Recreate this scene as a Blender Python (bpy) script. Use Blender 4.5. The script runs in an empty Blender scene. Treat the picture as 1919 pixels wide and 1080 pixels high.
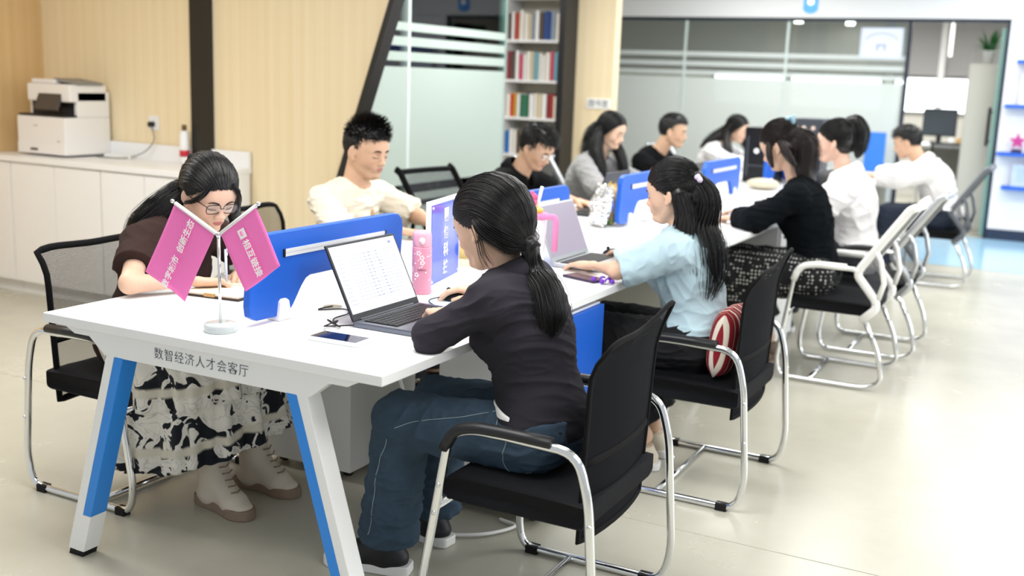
import bpy, math, random
import numpy as np
from mathutils import Matrix, Vector
random.seed(7); rng=np.random.default_rng(7)
C=bpy.context.scene.collection; SC=bpy.context.scene
# ---------------------------------------------------------------- camera, world, lights, exposure
cam=bpy.data.cameras.new('camera'); co=bpy.data.objects.new('camera',cam); C.objects.link(co)
cam.sensor_width=36; cam.lens=2030*36/1919; cam.shift_x=-.0015; cam.shift_y=.0022
_r=Vector((.8837,.4667,.0358)); _f=Vector((-.4510,.8715,-.1923)); _f.normalize()
_r=(_r-_f*_r.dot(_f)).normalized(); _u=_r.cross(_f)
co.matrix_world=Matrix(((_r.x,_u.x,-_f.x,2.646),(_r.y,_u.y,-_f.y,-2.116),(_r.z,_u.z,-_f.z,1.474),(0,0,0,1)))
cam.dof.use_dof=True; cam.dof.focus_distance=3.15; cam.dof.aperture_fstop=2.2; cam.clip_end=60
SC.camera=co
w=bpy.data.worlds.new('world'); SC.world=w; w.use_nodes=True
bg=w.node_tree.nodes['Background']; bg.inputs[0].default_value=(.93,.97,1,1); bg.inputs[1].default_value=.55
SC.view_settings.view_transform='Standard'; SC.view_settings.look='None'; SC.view_settings.gamma=1; SC.view_settings.use_curve_mapping=False
SC.view_settings.exposure=.18
SC.cycles.max_bounces=6; SC.cycles.transparent_max_bounces=16; SC.cycles.use_denoising=True
def area(name,loc,rot,sx,sy,e,col=(1,1,1)):
    l=bpy.data.lights.new(name,'AREA'); l.shape='RECTANGLE'; l.size=sx; l.size_y=sy; l.energy=e; l.color=col
    o=bpy.data.objects.new(name,l); o.location=loc; o.rotation_euler=rot; C.objects.link(o); return o
for i,(x,y) in enumerate([(-1.8,.6),(.9,.2),(.6,3.4),(-1.2,4.8),(3.4,3.2),(.6,6.8),(3.0,7.2),(3.6,-.2),(-.6,8.9),(2.2,9.0)]):  # the last two are fill lamps added to brighten the far frosted glass
    area('ceiling_and_fill_lamp',(x,y,2.68),(0,0,0),1.5,.9,46 if y<8 else 26,(1,.985,.96))
area('far_room_lamp',(.0,12.3,2.4),(0,0,0),4,1.5,120,(1,.99,.97))
area('far_room_lamp',(-2.6,5.0,2.6),(0,0,0),1.2,1.2,28,(1,.98,.95))
area('window_light',(6.2,4.5,1.5),(0,math.radians(90),0),2.2,6,120,(.95,.98,1))
# ---------------------------------------------------------------- helpers
def lin(h):
    if isinstance(h,str):
        h=h.lstrip('#'); c=[int(h[i:i+2],16)/255 for i in (0,2,4)]
        return tuple((x/12.92 if x<=.04045 else ((x+.055)/1.055)**2.4) for x in c)+(1,)
    return tuple(h)+(1,)
MATS={}
def mat(name,col,rough=.5,metal=0,spec=.5,emit=0,trans=0,bump=None,coat=0,alpha=1,sheen=0,ior=1.45):
    if name in MATS: return MATS[name]
    m=bpy.data.materials.new(name); m.use_nodes=True; b=m.node_tree.nodes['Principled BSDF']
    b.inputs['Base Color'].default_value=lin(col); b.inputs['Roughness'].default_value=rough; b.inputs['Metallic'].default_value=metal
    b.inputs['Specular IOR Level'].default_value=spec; b.inputs['Transmission Weight'].default_value=trans; b.inputs['Coat Weight'].default_value=coat
    b.inputs['Alpha'].default_value=alpha; b.inputs['Sheen Weight'].default_value=sheen; b.inputs['IOR'].default_value=ior
    if emit: b.inputs['Emission Color'].default_value=lin(col); b.inputs['Emission Strength'].default_value=emit
    if bump:
        sc,st=bump[:2]; n=m.node_tree; tc=n.nodes.new('ShaderNodeTexCoord'); mp=n.nodes.new('ShaderNodeMapping'); t=n.nodes.new('ShaderNodeTexNoise'); bp=n.nodes.new('ShaderNodeBump')
        if len(bump)>2: mp.inputs['Scale'].default_value=bump[2]
        t.inputs['Scale'].default_value=sc; t.inputs['Detail'].default_value=4
        n.links.new(tc.outputs['Object'],mp.inputs[0]); n.links.new(mp.outputs[0],t.inputs['Vector']); n.links.new(t.outputs['Fac'],bp.inputs['Height'])
        bp.inputs['Strength'].default_value=st; bp.inputs['Distance'].default_value=.004; n.links.new(bp.outputs[0],b.inputs['Normal'])
    MATS[name]=m; return m
def nodes(m): return m.node_tree, m.node_tree.nodes, m.node_tree.links, m.node_tree.nodes['Principled BSDF']
def emis(name,col,e):
    m=mat(name,(.02,.02,.025),.25); b=m.node_tree.nodes['Principled BSDF']; b.inputs['Emission Color'].default_value=lin(col); b.inputs['Emission Strength'].default_value=e; return m
def V3(*a): return np.array(a,float)
def obj(name,geo,m,parent=None,smooth=False,loc=None,bevel=0,rot=None):
    V,F=geo; me=bpy.data.meshes.new(name)
    V=np.asarray(V,float)
    me.from_pydata(V.tolist(),[],[list(map(int,f)) for f in F] if not isinstance(F,np.ndarray) else F.tolist())
    me.update()
    for mm in (m if isinstance(m,(list,tuple)) else [m]): me.materials.append(mm)
    if smooth: me.polygons.foreach_set('use_smooth',[True]*len(me.polygons))
    o=bpy.data.objects.new(name,me); C.objects.link(o)
    if parent: o.parent=parent
    if loc is not None: o.location=loc
    if rot is not None: o.rotation_euler=rot
    if bevel:
        b=o.modifiers.new('b','BEVEL'); b.width=bevel; b.segments=2; b.limit_method='ANGLE'; b.angle_limit=.6
    return o
def tag(o,label=None,cat=None,group=None,kind=None):
    if label: o['label']=label
    if cat: o['category']=cat
    if group: o['group']=group
    if kind: o['kind']=kind
    return o
def thing(name,loc,label,cat,group=None,rz=0):
    o=bpy.data.objects.new(name,None); C.objects.link(o); o.location=loc; o.rotation_euler=(0,0,rz); o.empty_display_size=.05
    return tag(o,label,cat,group)
def copytree(o,parent=None):
    c=o.copy(); C.objects.link(c); c.parent=parent
    for ch in list(o.children): copytree(ch,c)
    return c
def join(*gs):
    V=[];F=[];n=0
    for v,f in gs:
        V+= [tuple(p) for p in v]; F+=[[i+n for i in q] for q in f]; n+=len(v)
    return V,F
def box(cx,cy,cz,sx,sy,sz,R=None):
    v=np.array([(x*sx/2,y*sy/2,z*sz/2) for x in (-1,1) for y in (-1,1) for z in (-1,1)])
    if R is not None: v=v@np.array(R).T
    v=v+[cx,cy,cz]
    return v,[(0,1,3,2),(4,6,7,5),(0,4,5,1),(2,3,7,6),(0,2,6,4),(1,5,7,3)]
def bb(x0,x1,y0,y1,z0,z1): return box((x0+x1)/2,(y0+y1)/2,(z0+z1)/2,abs(x1-x0),abs(y1-y0),abs(z1-z0))
def rotx(a): c,s=math.cos(a),math.sin(a); return np.array([[1,0,0],[0,c,-s],[0,s,c]])
def roty(a): c,s=math.cos(a),math.sin(a); return np.array([[c,0,s],[0,1,0],[-s,0,c]])
def rotz(a): c,s=math.cos(a),math.sin(a); return np.array([[c,-s,0],[s,c,0],[0,0,1]])
def xf(g,R=None,t=(0,0,0)):
    v=np.asarray(g[0],float)
    if R is not None: v=v@np.array(R).T
    return v+np.array(t,float),g[1]
def prism(poly,axis,a,b):
    """poly of 2-D points extruded along axis from a to b; polygon plane: x->(y,z) y->(x,z) z->(x,y)"""
    def P(p,t): return {'x':(t,p[0],p[1]),'y':(p[0],t,p[1]),'z':(p[0],p[1],t)}[axis]
    n=len(poly); V=[P(p,a) for p in poly]+[P(p,b) for p in poly]
    F=[list(range(n))[::-1],list(range(n,2*n))]+[[i,(i+1)%n,n+(i+1)%n,n+i] for i in range(n)]
    return V,F
def rrect(x0,x1,y0,y1,r,n=6):
    P=[]
    for cx,cy,a0 in ((x1-r,y1-r,0),(x0+r,y1-r,90),(x0+r,y0+r,180),(x1-r,y0+r,270)):
        for i in range(n+1):
            a=math.radians(a0+90*i/n); P.append((cx+r*math.cos(a),cy+r*math.sin(a)))
    return P
def fillet(P,r,n=5):
    P=[np.array(p,float) for p in P]; out=[P[0]]
    for i in range(1,len(P)-1):
        a,b,c=P[i-1],P[i],P[i+1]; u=a-b; v=c-b; rr=r[i] if isinstance(r,(list,tuple)) else r
        d=min(rr,np.linalg.norm(u)*.49,np.linalg.norm(v)*.49); p0=b+u/np.linalg.norm(u)*d; p2=b+v/np.linalg.norm(v)*d
        for k in range(n+1):
            t=k/n; out.append((1-t)**2*p0+2*t*(1-t)*b+t*t*p2)
    out.append(P[-1]); return out
def tube(P,r,seg=10,closed=False,sq=None,cap=True):
    P=[np.array(p,float) for p in P]; n=len(P); rs=r if isinstance(r,(list,tuple,np.ndarray)) else [r]*n
    V=[];F=[]; prev=None
    for i in range(n):
        if closed: t=P[(i+1)%n]-P[i-1]
        else: t=P[min(i+1,n-1)]-P[max(i-1,0)]
        t=t/(np.linalg.norm(t)+1e-12)
        if prev is None:
            h=np.array([0,0,1.]) if abs(t[2])<.9 else np.array([1.,0,0]); u=np.cross(t,h)
        else: u=prev-t*prev.dot(t)
        u=u/(np.linalg.norm(u)+1e-12); prev=u; v=np.cross(t,u)
        for k in range(seg):
            a=2*math.pi*k/seg; V.append(P[i]+rs[i]*(math.cos(a)*u*(sq[0] if sq else 1)+math.sin(a)*v*(sq[1] if sq else 1)))
    m=n if closed else n-1
    for i in range(m):
        for k in range(seg):
            a=i*seg+k;b=i*seg+(k+1)%seg;j=((i+1)%n)*seg; F.append((a,b,j+(k+1)%seg,j+k))
    if not closed and cap: F.append(list(range(seg))[::-1]); F.append([ (n-1)*seg+k for k in range(seg)])
    return V,F
def lathe(prof,seg=32,c=(0,0,0)):
    V=[];F=[]
    for r,z in prof:
        for k in range(seg): a=2*math.pi*k/seg; V.append((c[0]+r*math.cos(a),c[1]+r*math.sin(a),c[2]+z))
    for i in range(len(prof)-1):
        for k in range(seg): F.append((i*seg+k,i*seg+(k+1)%seg,(i+1)*seg+(k+1)%seg,(i+1)*seg+k))
    F.append(list(range(seg))[::-1]); F.append([(len(prof)-1)*seg+k for k in range(seg)])
    return V,F
def sphere(c,r,n=12):
    r=(r,r,r) if not isinstance(r,(tuple,list)) else r
    V=[];F=[]
    for i in range(n+1):
        th=math.pi*i/n
        for k in range(2*n): a=math.pi*k/n; V.append((c[0]+r[0]*math.sin(th)*math.cos(a),c[1]+r[1]*math.sin(th)*math.sin(a),c[2]+r[2]*math.cos(th)))
    for i in range(n):
        for k in range(2*n): F.append((i*2*n+k,(i+1)*2*n+k,(i+1)*2*n+(k+1)%(2*n),i*2*n+(k+1)%(2*n)))
    return V,F
def spl(P,n=8):
    """catmull-rom through points"""
    P=np.array(P,float); Q=np.vstack([2*P[0]-P[1],P,2*P[-1]-P[-2]]); out=[]
    for i in range(1,len(Q)-2):
        for k in range(n):
            t=k/n; a,b,c,d=Q[i-1],Q[i],Q[i+1],Q[i+2]
            out.append(.5*((2*b)+(c-a)*t+(2*a-5*b+4*c-d)*t*t+(3*b-a-3*c+d)*t**3))
    out.append(P[-1]); return np.array(out)
def text(s,size,m,parent,M,name='lettering',ext=.0004,bold=0,spacing=1):
    cu=bpy.data.curves.new(name,'FONT'); cu.body=s; cu.size=size; cu.extrude=ext; cu.offset=bold; cu.align_x='CENTER'; cu.align_y='CENTER'; cu.space_character=spacing; cu.resolution_u=3
    t=bpy.data.objects.new(name,cu); C.objects.link(t); dg=bpy.context.evaluated_depsgraph_get()
    me=bpy.data.meshes.new_from_object(t.evaluated_get(dg)); bpy.data.objects.remove(t); me.materials.clear(); me.materials.append(m)
    o=bpy.data.objects.new(name,me); C.objects.link(o)
    if parent: o.parent=parent
    o.matrix_local=Matrix(M) if not isinstance(M,Matrix) else M
    return o
def frame4(o,X,Y,Z):
    return Matrix(((X[0],Y[0],Z[0],o[0]),(X[1],Y[1],Z[1],o[1]),(X[2],Y[2],Z[2],o[2]),(0,0,0,1)))
# ---------------------------------------------------------------- materials
WHITE=mat('white_laminate','#F4F5F6',.3); WHT2=mat('white_paint','#F1F2F3',.55); GREYP=mat('grey_panel','#B9BAB2',.4); BLUE=mat('blue_panel','#1C60CC',.38)
LEGBLUE=mat('leg_blue','#2C8BE8',.35); CHROME=mat('chrome','#E6E8EA',.12,1); BLACK=mat('black_plastic','#17181C',.42); RUBBER=mat('rubber','#101012',.8); DKTRIM=mat('dark_trim','#24221F',.45)
SILVER=mat('silver_metal','#C9CCD0',.3,.9); CLEAR=mat('clear_acrylic','#F4FAFC',.04,trans=1,ior=1.45); PINKF=mat('pink_banner','#FF80CA',.8,bump=(300,.15)); WHITEF=mat('white_print','#FFFFFF',.7)
NAVY=mat('navy_baseboard','#27344A',.5); GREYC=mat('grey_wall','#BDB9B4',.8); WP=mat('white_plastic','#F3F3F1',.35); SEATB=mat('black_fabric','#0D0E13',.8,bump=(900,.5),spec=.25)
def wood(name,c1,c2):
    m=mat(name,c1,.45); nt,n,l,b=nodes(m)
    tc=n.new('ShaderNodeTexCoord'); mp=n.new('ShaderNodeMapping'); mp.inputs['Scale'].default_value=(26,26,.35); t=n.new('ShaderNodeTexNoise'); t.inputs['Scale'].default_value=1.6; t.inputs['Detail'].default_value=5
    r=n.new('ShaderNodeMix'); r.data_type='RGBA'; r.inputs[6].default_value=lin(c1); r.inputs[7].default_value=lin(c2)
    wv=n.new('ShaderNodeTexWave'); wv.inputs['Scale'].default_value=3.2; wv.bands_direction='DIAGONAL'; mp2=n.new('ShaderNodeMapping'); mp2.inputs['Scale'].default_value=(2.2,2.2,0)
    l.new(tc.outputs['Object'],mp.inputs[0]); l.new(mp.outputs[0],t.inputs['Vector']); l.new(tc.outputs['Object'],mp2.inputs[0]); l.new(mp2.outputs[0],wv.inputs['Vector'])
    a=n.new('ShaderNodeMath'); a.operation='MULTIPLY_ADD'; a.inputs[1].default_value=.25; l.new(wv.outputs['Fac'],a.inputs[0]); l.new(t.outputs['Fac'],a.inputs[2])
    s=n.new('ShaderNodeMath'); s.operation='SUBTRACT'; s.inputs[1].default_value=.2; s.use_clamp=True; l.new(a.outputs[0],s.inputs[0]); l.new(s.outputs[0],r.inputs[0]); l.new(r.outputs[2],b.inputs['Base Color'])
    return m
WOOD=wood('wood_panelling','#F5E5C4','#EAD5AA'); WOODL=wood('wood_left','#E0C08E','#D2AE7A')
def film(name,col,op):
    m=bpy.data.materials.new(name); m.use_nodes=True; nt=m.node_tree; n=nt.nodes; l=nt.links; b=n['Principled BSDF']; n.remove(b)
    d=n.new('ShaderNodeBsdfDiffuse'); d.inputs[0].default_value=lin(col); t=n.new('ShaderNodeBsdfTranslucent'); t.inputs[0].default_value=lin(col)
    m1=n.new('ShaderNodeMixShader'); m1.inputs[0].default_value=.4; tr=n.new('ShaderNodeBsdfTransparent'); m2=n.new('ShaderNodeMixShader'); m2.inputs[0].default_value=op
    l.new(d.outputs[0],m1.inputs[1]); l.new(t.outputs[0],m1.inputs[2]); l.new(tr.outputs[0],m2.inputs[1]); l.new(m1.outputs[0],m2.inputs[2]); l.new(m2.outputs[0],n['Material Output'].inputs[0]); return m
def glassm(name,col,refl=1.):
    m=bpy.data.materials.new(name); m.use_nodes=True; nt=m.node_tree; n=nt.nodes; l=nt.links; n.remove(n['Principled BSDF'])
    tr=n.new('ShaderNodeBsdfTransparent'); tr.inputs[0].default_value=lin(col); g=n.new('ShaderNodeBsdfGlossy'); g.inputs['Roughness'].default_value=.02; m2=n.new('ShaderNodeMixShader')
    f=n.new('ShaderNodeFresnel'); f.inputs[0].default_value=1.45; mm=n.new('ShaderNodeMath'); mm.operation='MULTIPLY'; mm.inputs[1].default_value=refl; l.new(f.outputs[0],mm.inputs[0]); l.new(mm.outputs[0],m2.inputs[0])
    l.new(tr.outputs[0],m2.inputs[1]); l.new(g.outputs[0],m2.inputs[2]); l.new(m2.outputs[0],n['Material Output'].inputs[0]); return m
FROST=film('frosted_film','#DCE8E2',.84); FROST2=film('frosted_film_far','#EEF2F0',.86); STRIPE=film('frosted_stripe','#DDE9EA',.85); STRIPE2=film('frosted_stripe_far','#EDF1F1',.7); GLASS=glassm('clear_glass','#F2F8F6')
LENS=glassm('spectacle_lens','#F8FAFA',.25)
GREEN_EDGE=mat('glass_edge','#A9D6CB',.15,trans=.4)
def meshm(name,col,sc,hole):
    m=mat(name,col,.6); nt,n,l,b=nodes(m); b.inputs['Specular IOR Level'].default_value=.15; b.inputs['Roughness'].default_value=.85; tc=n.new('ShaderNodeTexCoord'); sep=n.new('ShaderNodeSeparateXYZ'); l.new(tc.outputs['UV'],sep.inputs[0]); outs=[]
    for k in (0,1):
        a=n.new('ShaderNodeMath'); a.operation='MULTIPLY'; a.inputs[1].default_value=sc; l.new(sep.outputs[k],a.inputs[0])
        if k==0:
            pass
        fr=n.new('ShaderNodeMath'); fr.operation='FRACT'; l.new(a.outputs[0],fr.inputs[0]); s=n.new('ShaderNodeMath'); s.operation='SUBTRACT'; s.inputs[1].default_value=.5; l.new(fr.outputs[0],s.inputs[0]); ab=n.new('ShaderNodeMath'); ab.operation='ABSOLUTE'; l.new(s.outputs[0],ab.inputs[0]); outs.append(ab)
    mx=n.new('ShaderNodeMath'); mx.operation='MAXIMUM'; l.new(outs[0].outputs[0],mx.inputs[0]); l.new(outs[1].outputs[0],mx.inputs[1])
    g=n.new('ShaderNodeMath'); g.operation='GREATER_THAN'; g.inputs[1].default_value=hole/2; l.new(mx.outputs[0],g.inputs[0]); l.new(g.outputs[0],b.inputs['Alpha']); return m
MESHB=meshm('mesh_fabric_black','#101118',230,.5); MESHG=meshm('mesh_fabric_grey','#3A3C40',230,.66)
# ---------------------------------------------------------------- setting
def st(name,geo,m,**k): return tag(obj(name,geo,m,**k),kind='structure')
fl=mat('polished_floor','#C9C7BC',.22,spec=.5); nt,n,l,b=nodes(fl)
tc=n.new('ShaderNodeTexCoord'); t1=n.new('ShaderNodeTexNoise'); t1.inputs['Scale'].default_value=1.3; t1.inputs['Detail'].default_value=8; t1.inputs['Roughness'].default_value=.65
r=n.new('ShaderNodeMix'); r.data_type='RGBA'; r.inputs[6].default_value=lin('#ABA899'); r.inputs[7].default_value=lin('#CECBBD'); l.new(tc.outputs['Object'],t1.inputs['Vector']); l.new(t1.outputs['Fac'],r.inputs[0]); l.new(r.outputs[2],b.inputs['Base Color'])
rr=n.new('ShaderNodeMapRange'); rr.inputs['To Min'].default_value=.16; rr.inputs['To Max'].default_value=.34; l.new(t1.outputs['Fac'],rr.inputs[0]); l.new(rr.outputs[0],b.inputs['Roughness'])
st('floor',bb(-6,7,-4,16,-.1,0),fl)
st('floor_inlay',([(1.1,7.95,.002),(5,7.8,.002),(5,10.18,.002),(1.1,10.18,.002)],[(0,1,2,3)]),mat('blue_floor','#A9D3EE',.15))
st('trim_1',bb(-6,-.6,1.2,1.204,0,.0012),mat('joint','#B9B6A8',.7)); st('trim_2',bb(1.3,5,1.2,1.204,0,.0012),MATS['joint'])
st('ceiling',bb(-6,5,-1.5,16,2.75,2.8),mat('ceiling_white','#E9EAEC',.8))
st('wall_left',bb(-3.72,-3.62,-.6,3.1,0,2.75),WOODL)
st('wall_back',prism([(-3.62,0),(-1.475,0),(-.507,2.75),(-3.62,2.75)],'y',3.0,3.06),WOOD)
st('trim_3',prism([(-1.475,0),(-1.44,0),(-.472,2.75),(-.507,2.75)],'y',2.97,3.07),DKTRIM)
st('trim_4',bb(-2.275,-2.118,2.965,3.0,.9,2.75),DKTRIM)
# glazed partition of the library
wn=tag(thing('window_1',(0,0,0),None,None),kind='structure')
for y0,y1 in ((3.08,4.2),(4.22,5.58)):
    obj('pane',bb(-1.506,-1.494,y0,y1,0,2.7),GLASS,wn)
    fz=[(0,.44),(.50,.56),(.60,.655),(.72,1.52),(1.56,1.62),(1.66,1.72),(1.76,1.815)]
    obj('frosted_film',join(*[bb(-1.4935,-1.492,y0,y1,a,c) for a,c in fz]),[FROST if c<1.55 else STRIPE for a,c in fz][0],wn)
obj('joint',bb(-1.508,-1.49,4.195,4.225,0,2.7),mat('joint_silicone','#D7E4E2',.3),wn)
obj('edge',bb(-1.508,-1.492,5.58,5.592,0,2.7),GREEN_EDGE,wn); obj('head_track',bb(-1.53,-1.47,3.05,6.7,2.66,2.75),DKTRIM,wn)
st('door_1',bb(-1.53,-1.47,6.63,6.89,0,2.75),mat('jamb_black','#15161C',.4))
st('wall_pillar',bb(-1.51,-1.11,6.9,7.02,0,2.75),WOOD)
st('wall_library',bb(-5,-1.45,7.22,7.3,0,2.75),mat('library_wall','#B5AAA0',.8)); st('wall_library_side',bb(-5.1,-5,3.06,7.3,0,2.75),MATS['library_wall'])
# far glazed wall with doorway
wf=tag(thing('window_2',(0,0,0),None,None),kind='structure')
xs=[-4.2,-2.95,-1.6,-.42,.86]
for i in range(4):
    obj('pane',bb(xs[i]+.006,xs[i+1]-.006,10.2,10.212,.05,2.2),GLASS,wf)
    obj('frosted_film',join(*[bb(xs[i]+.01,xs[i+1]-.01,10.196,10.198,a,c) for a,c in ((.05,1.56),)]),FROST2,wf)
    obj('frosted_stripes',join(*[bb(xs[i]+.01,xs[i+1]-.01,10.196,10.198,a,c) for a,c in ((1.59,1.64),(1.69,1.74),(1.8,1.85))]),STRIPE2,wf)
    if i<3: obj('joint',bb(xs[i+1]-.012,xs[i+1]+.012,10.19,10.215,.05,2.2),MATS['joint_silicone'],wf)
obj('frame',join(bb(-4.2,1.86,10.17,10.23,2.2,2.235),bb(.85,.885,10.17,10.23,0,2.2),bb(1.80,1.835,10.16,10.24,0,2.2),bb(-4.2,.86,10.18,10.22,0,.05)),mat('frame_navy','#1C2638',.4),wf)
st('wall_far',bb(-5,5,10.14,10.26,2.235,2.75),WHT2)
st('wall_right',bb(1.835,5,10.16,10.26,0,2.235),WHT2); st('baseboard_right',bb(1.835,5,10.145,10.16,0,.11),NAVY)
dr=tag(thing('door_2',(1.775,10.24,0),None,None),kind='structure')
obj('glass_leaf',bb(-.006,.006,0,.86,.02,2.15),GLASS,dr); obj('edge',bb(-.02,.02,-.012,0,.02,2.15),GREEN_EDGE,dr); obj('edge',bb(-.012,.012,.86,.872,.02,2.15),GREEN_EDGE,dr)
obj('handle',join(tube([(-.06,.12,.95),(-.06,.12,1.35)],.016),tube([(.06,.12,.95),(.06,.12,1.35)],.016),tube([(-.06,.12,1.0),(.06,.12,1.0)],.008),tube([(-.06,.12,1.3),(.06,.12,1.3)],.008)),BLACK,dr)
obj('frosted_stripes',join(*[bb(-.009,-.007,.02,.84,a,c) for a,c in ((1.5,1.56),(1.62,1.68))]),STRIPE,dr)
# far room
st('wall_beyond',join(bb(-5,5,14.6,14.7,0,1.2),bb(-5,5,14.6,14.7,2.25,2.5)),mat('far_wall','#D9D6D0',.8)); st('wall_beyond_left',bb(-5.1,-5,7.3,14.7,0,2.75),MATS['far_wall']); st('wall_beyond_right',bb(3.4,3.5,10.26,14.7,0,2.5),MATS['far_wall'])
st('wall_blind',bb(-5,3.4,14.5,14.56,1.72,2.5),mat('roller_blind','#A9A7A8',.9))
SKYM=mat('daylight','#F4FAFF',.5,emit=2.6)
for i,(a,c) in enumerate(((-2.6,-1.5),(-1.4,-.1),(.1,.68),(.76,1.42))):
    q=tag(thing('window_%d'%(3+i),(0,0,0),None,None),kind='structure')
    obj('frame',join(bb(a-.04,c+.04,14.56,14.64,1.68,1.73),bb(a-.04,c+.04,14.56,14.64,1.17,1.21),bb(a-.04,a,14.56,14.64,1.2,1.7),bb(c,c+.04,14.56,14.64,1.2,1.7)),mat('window_frame','#8D8C88',.5),q); obj('pane',bb(a,c,14.6,14.62,1.2,1.7),SKYM,q)
st('wall_window_band',bb(-5,3.4,14.62,14.7,1.2,2.25),MATS['far_wall'])
st('trim_5',bb(.68,.76,14.42,14.5,1.2,2.5),WHT2); st('trim_6',bb(.93,.97,13.2,13.24,1.95,2.5),WHT2)
def linlamp(x,y,z,L,rz,lab,g=None):
    t=thing('linear_ceiling_lamp',(x,y,z),lab,'ceiling lamp',g,rz); obj('housing',box(0,0,.02,.12,L,.03),WP,t); obj('diffuser',box(0,0,0,.11,L-.02,.012),mat('lamp_diffuser','#FFFDF8',.4,emit=6),t); obj('cable',tube([(0,0,.03),(0,0,2.75-z)],.003,6),WP,t)
linlamp(.92,12.9,2.4,1.1,.2,'bright linear ceiling lamp hanging beyond the open doorway')
linlamp(-1.1,13.4,2.4,1.1,.2,'linear ceiling lamp seen through the clear top strip of the glass wall','added lamps imitating reflections in the glass wall'); linlamp(-.5,14.0,2.4,.7,.2,'linear ceiling lamp seen through the clear top strip of the glass wall','added lamps imitating reflections in the glass wall')  # both added behind the glass to imitate ceiling lamps reflected in it
t=thing('tall_cabinet',(1.62,10.72,0),'tall beige cabinet behind the open glass door with a potted plant on top','cabinet')
obj('body',bb(-.17,.17,-.18,.18,0,1.8),mat('beige_cab','#C9C6BA',.5),t); obj('door',bb(-.16,.16,-.195,-.181,.05,1.78),MATS['beige_cab'],t)
t=thing('potted_plant',(1.62,10.66,1.8),'green strap-leaved plant in a white pot on top of the tall cabinet','plant')
obj('pot',lathe([(.045,0),(.062,.14),(.066,.14),(.06,.12)]),WP,t,True)
Vv=[];Ff=[]
for i in range(60):
    a=random.uniform(0,6.28); L=random.uniform(.16,.32); e=random.uniform(.3,1.25); k=len(Vv); P=[]
    for s in range(7):
        u=s/6; rr_=L*math.sin(e)*u+.01; z=.12+L*math.cos(e)*u*1.2-.18*L*u*u*2*math.sin(e); P.append((rr_*math.cos(a),rr_*math.sin(a),z))
    for s,p in enumerate(P):
        w_=.014*math.sin(math.pi*min(.98,.15+s/6*.85)); Vv+=[(p[0]-w_*math.sin(a),p[1]+w_*math.cos(a),p[2]),(p[0]+w_*math.sin(a),p[1]-w_*math.cos(a),p[2])]
    Ff+=[(k+2*s,k+2*s+1,k+2*s+3,k+2*s+2) for s in range(6)]
o=obj('leaves',(Vv,Ff),mat('leaf_green','#3E7D45',.5),t,True)
t=thing('far_desk',(1.35,12.0,0),'white desk with angled legs under the windows beyond the doorway','desk')
obj('tabletop',bb(-.7,.42,-.3,.35,.84,.87),WHITE,t); [obj('leg',tube([(x,-.2,.84),(x+dx,-.25,0)],.022,6),WP,t) for x,dx in ((-.5,.06),(.25,.06))]; obj('back_panel',bb(-.6,.35,.2,.22,.3,.84),GREYP,t)
t=thing('computer_monitor',(1.05,12.05,.87),'black computer monitor standing on the far white desk','monitor')
obj('screen_housing',bb(-.19,.19,-.02,.02,.10,.42),mat('monitor_grey','#4A5058',.25),t,bevel=.004); obj('bezel',join(bb(-.195,.195,-.026,-.02,.095,.11),bb(-.195,.195,-.026,-.02,.41,.425),bb(-.195,-.183,-.026,-.02,.1,.42),bb(.183,.195,-.026,-.02,.1,.42)),BLACK,t); obj('stand',join(bb(-.03,.03,0,.02,.01,.12),bb(-.1,.1,-.07,.09,0,.012)),BLACK,t)
tag(obj('cardboard_box',bb(1.32,1.55,11.75,12.05,0,.36),mat('cardboard','#C8A878',.8)),'brown cardboard box on the floor beside the far desk','box')
for x,c_,lab in ((1.30,'#C59B5B','small brown jar on the far white desk beside the monitor'),(1.22,'#F2F2F2','white paper cup on the far white desk beside the monitor')):
    tag(obj('desk_jar',lathe([(.03,0),(.036,.08),(.03,.09)],16,(x,11.9,.87)),mat('jar'+c_,c_,.4),smooth=True),lab,'jar')
# wall of shelves on the right
for i,(x0,z) in enumerate(((1.87,1.38),(1.85,.9),(1.93,.56),(1.94,1.82))):
    tag(obj('wall_shelf',bb(x0,x0+1.1,9.98,10.16,z-.022,z+.012),BLUE,bevel=.002),('bright blue wall shelf below the framed certificate, second from the top','bright blue wall shelf carrying the pink star trophy','lowest bright blue wall shelf under the wide blue certificate','topmost bright blue wall shelf at the right edge')[i],'shelf','blue shelves on the white wall')
CERT=mat('certificate','#DDE8F8',.5); CERTB=mat('certificate_ink','#9DBBE6',.5)
for i,(x,z,ww,hh,m_) in enumerate(((2.12,1.392,.26,.3,'#EDF0FA'),(2.16,.572,.3,.22,'#CFE0F6'))):
    t=thing('certificate',(x,10.09,z),('pale framed certificate standing on the second blue shelf','light blue framed certificate standing on the lowest blue shelf')[i],'certificate')
    obj('frame',join(bb(-ww/2,ww/2,0,.012,0,hh)),mat('cf'+m_,m_,.4),t); obj('print',join(*[bb(-ww*.36,ww*.36,-.002,0,hh*(.25+.1*k),hh*(.25+.1*k)+.006) for k in range(6)]),CERTB,t)
t=thing('star_trophy',(2.03,10.06,.912),'pink and purple star shaped trophy on the middle blue shelf','trophy')
S_=[( (.085 if k%2==0 else .038)*math.sin(k*math.pi/5),.115+(.085 if k%2==0 else .038)*math.cos(k*math.pi/5)) for k in range(10)]
obj('star',prism(S_,'y',-.015,.015),mat('trophy_pink','#C0408C',.25),t); obj('base',bb(-.05,.05,-.025,.025,0,.035),mat('trophy_base','#3B2A55',.3),t)
t=thing('hanging_sign',(.31,8,0),'small blue hanging sign with rounded bottom under the ceiling','sign')
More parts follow.
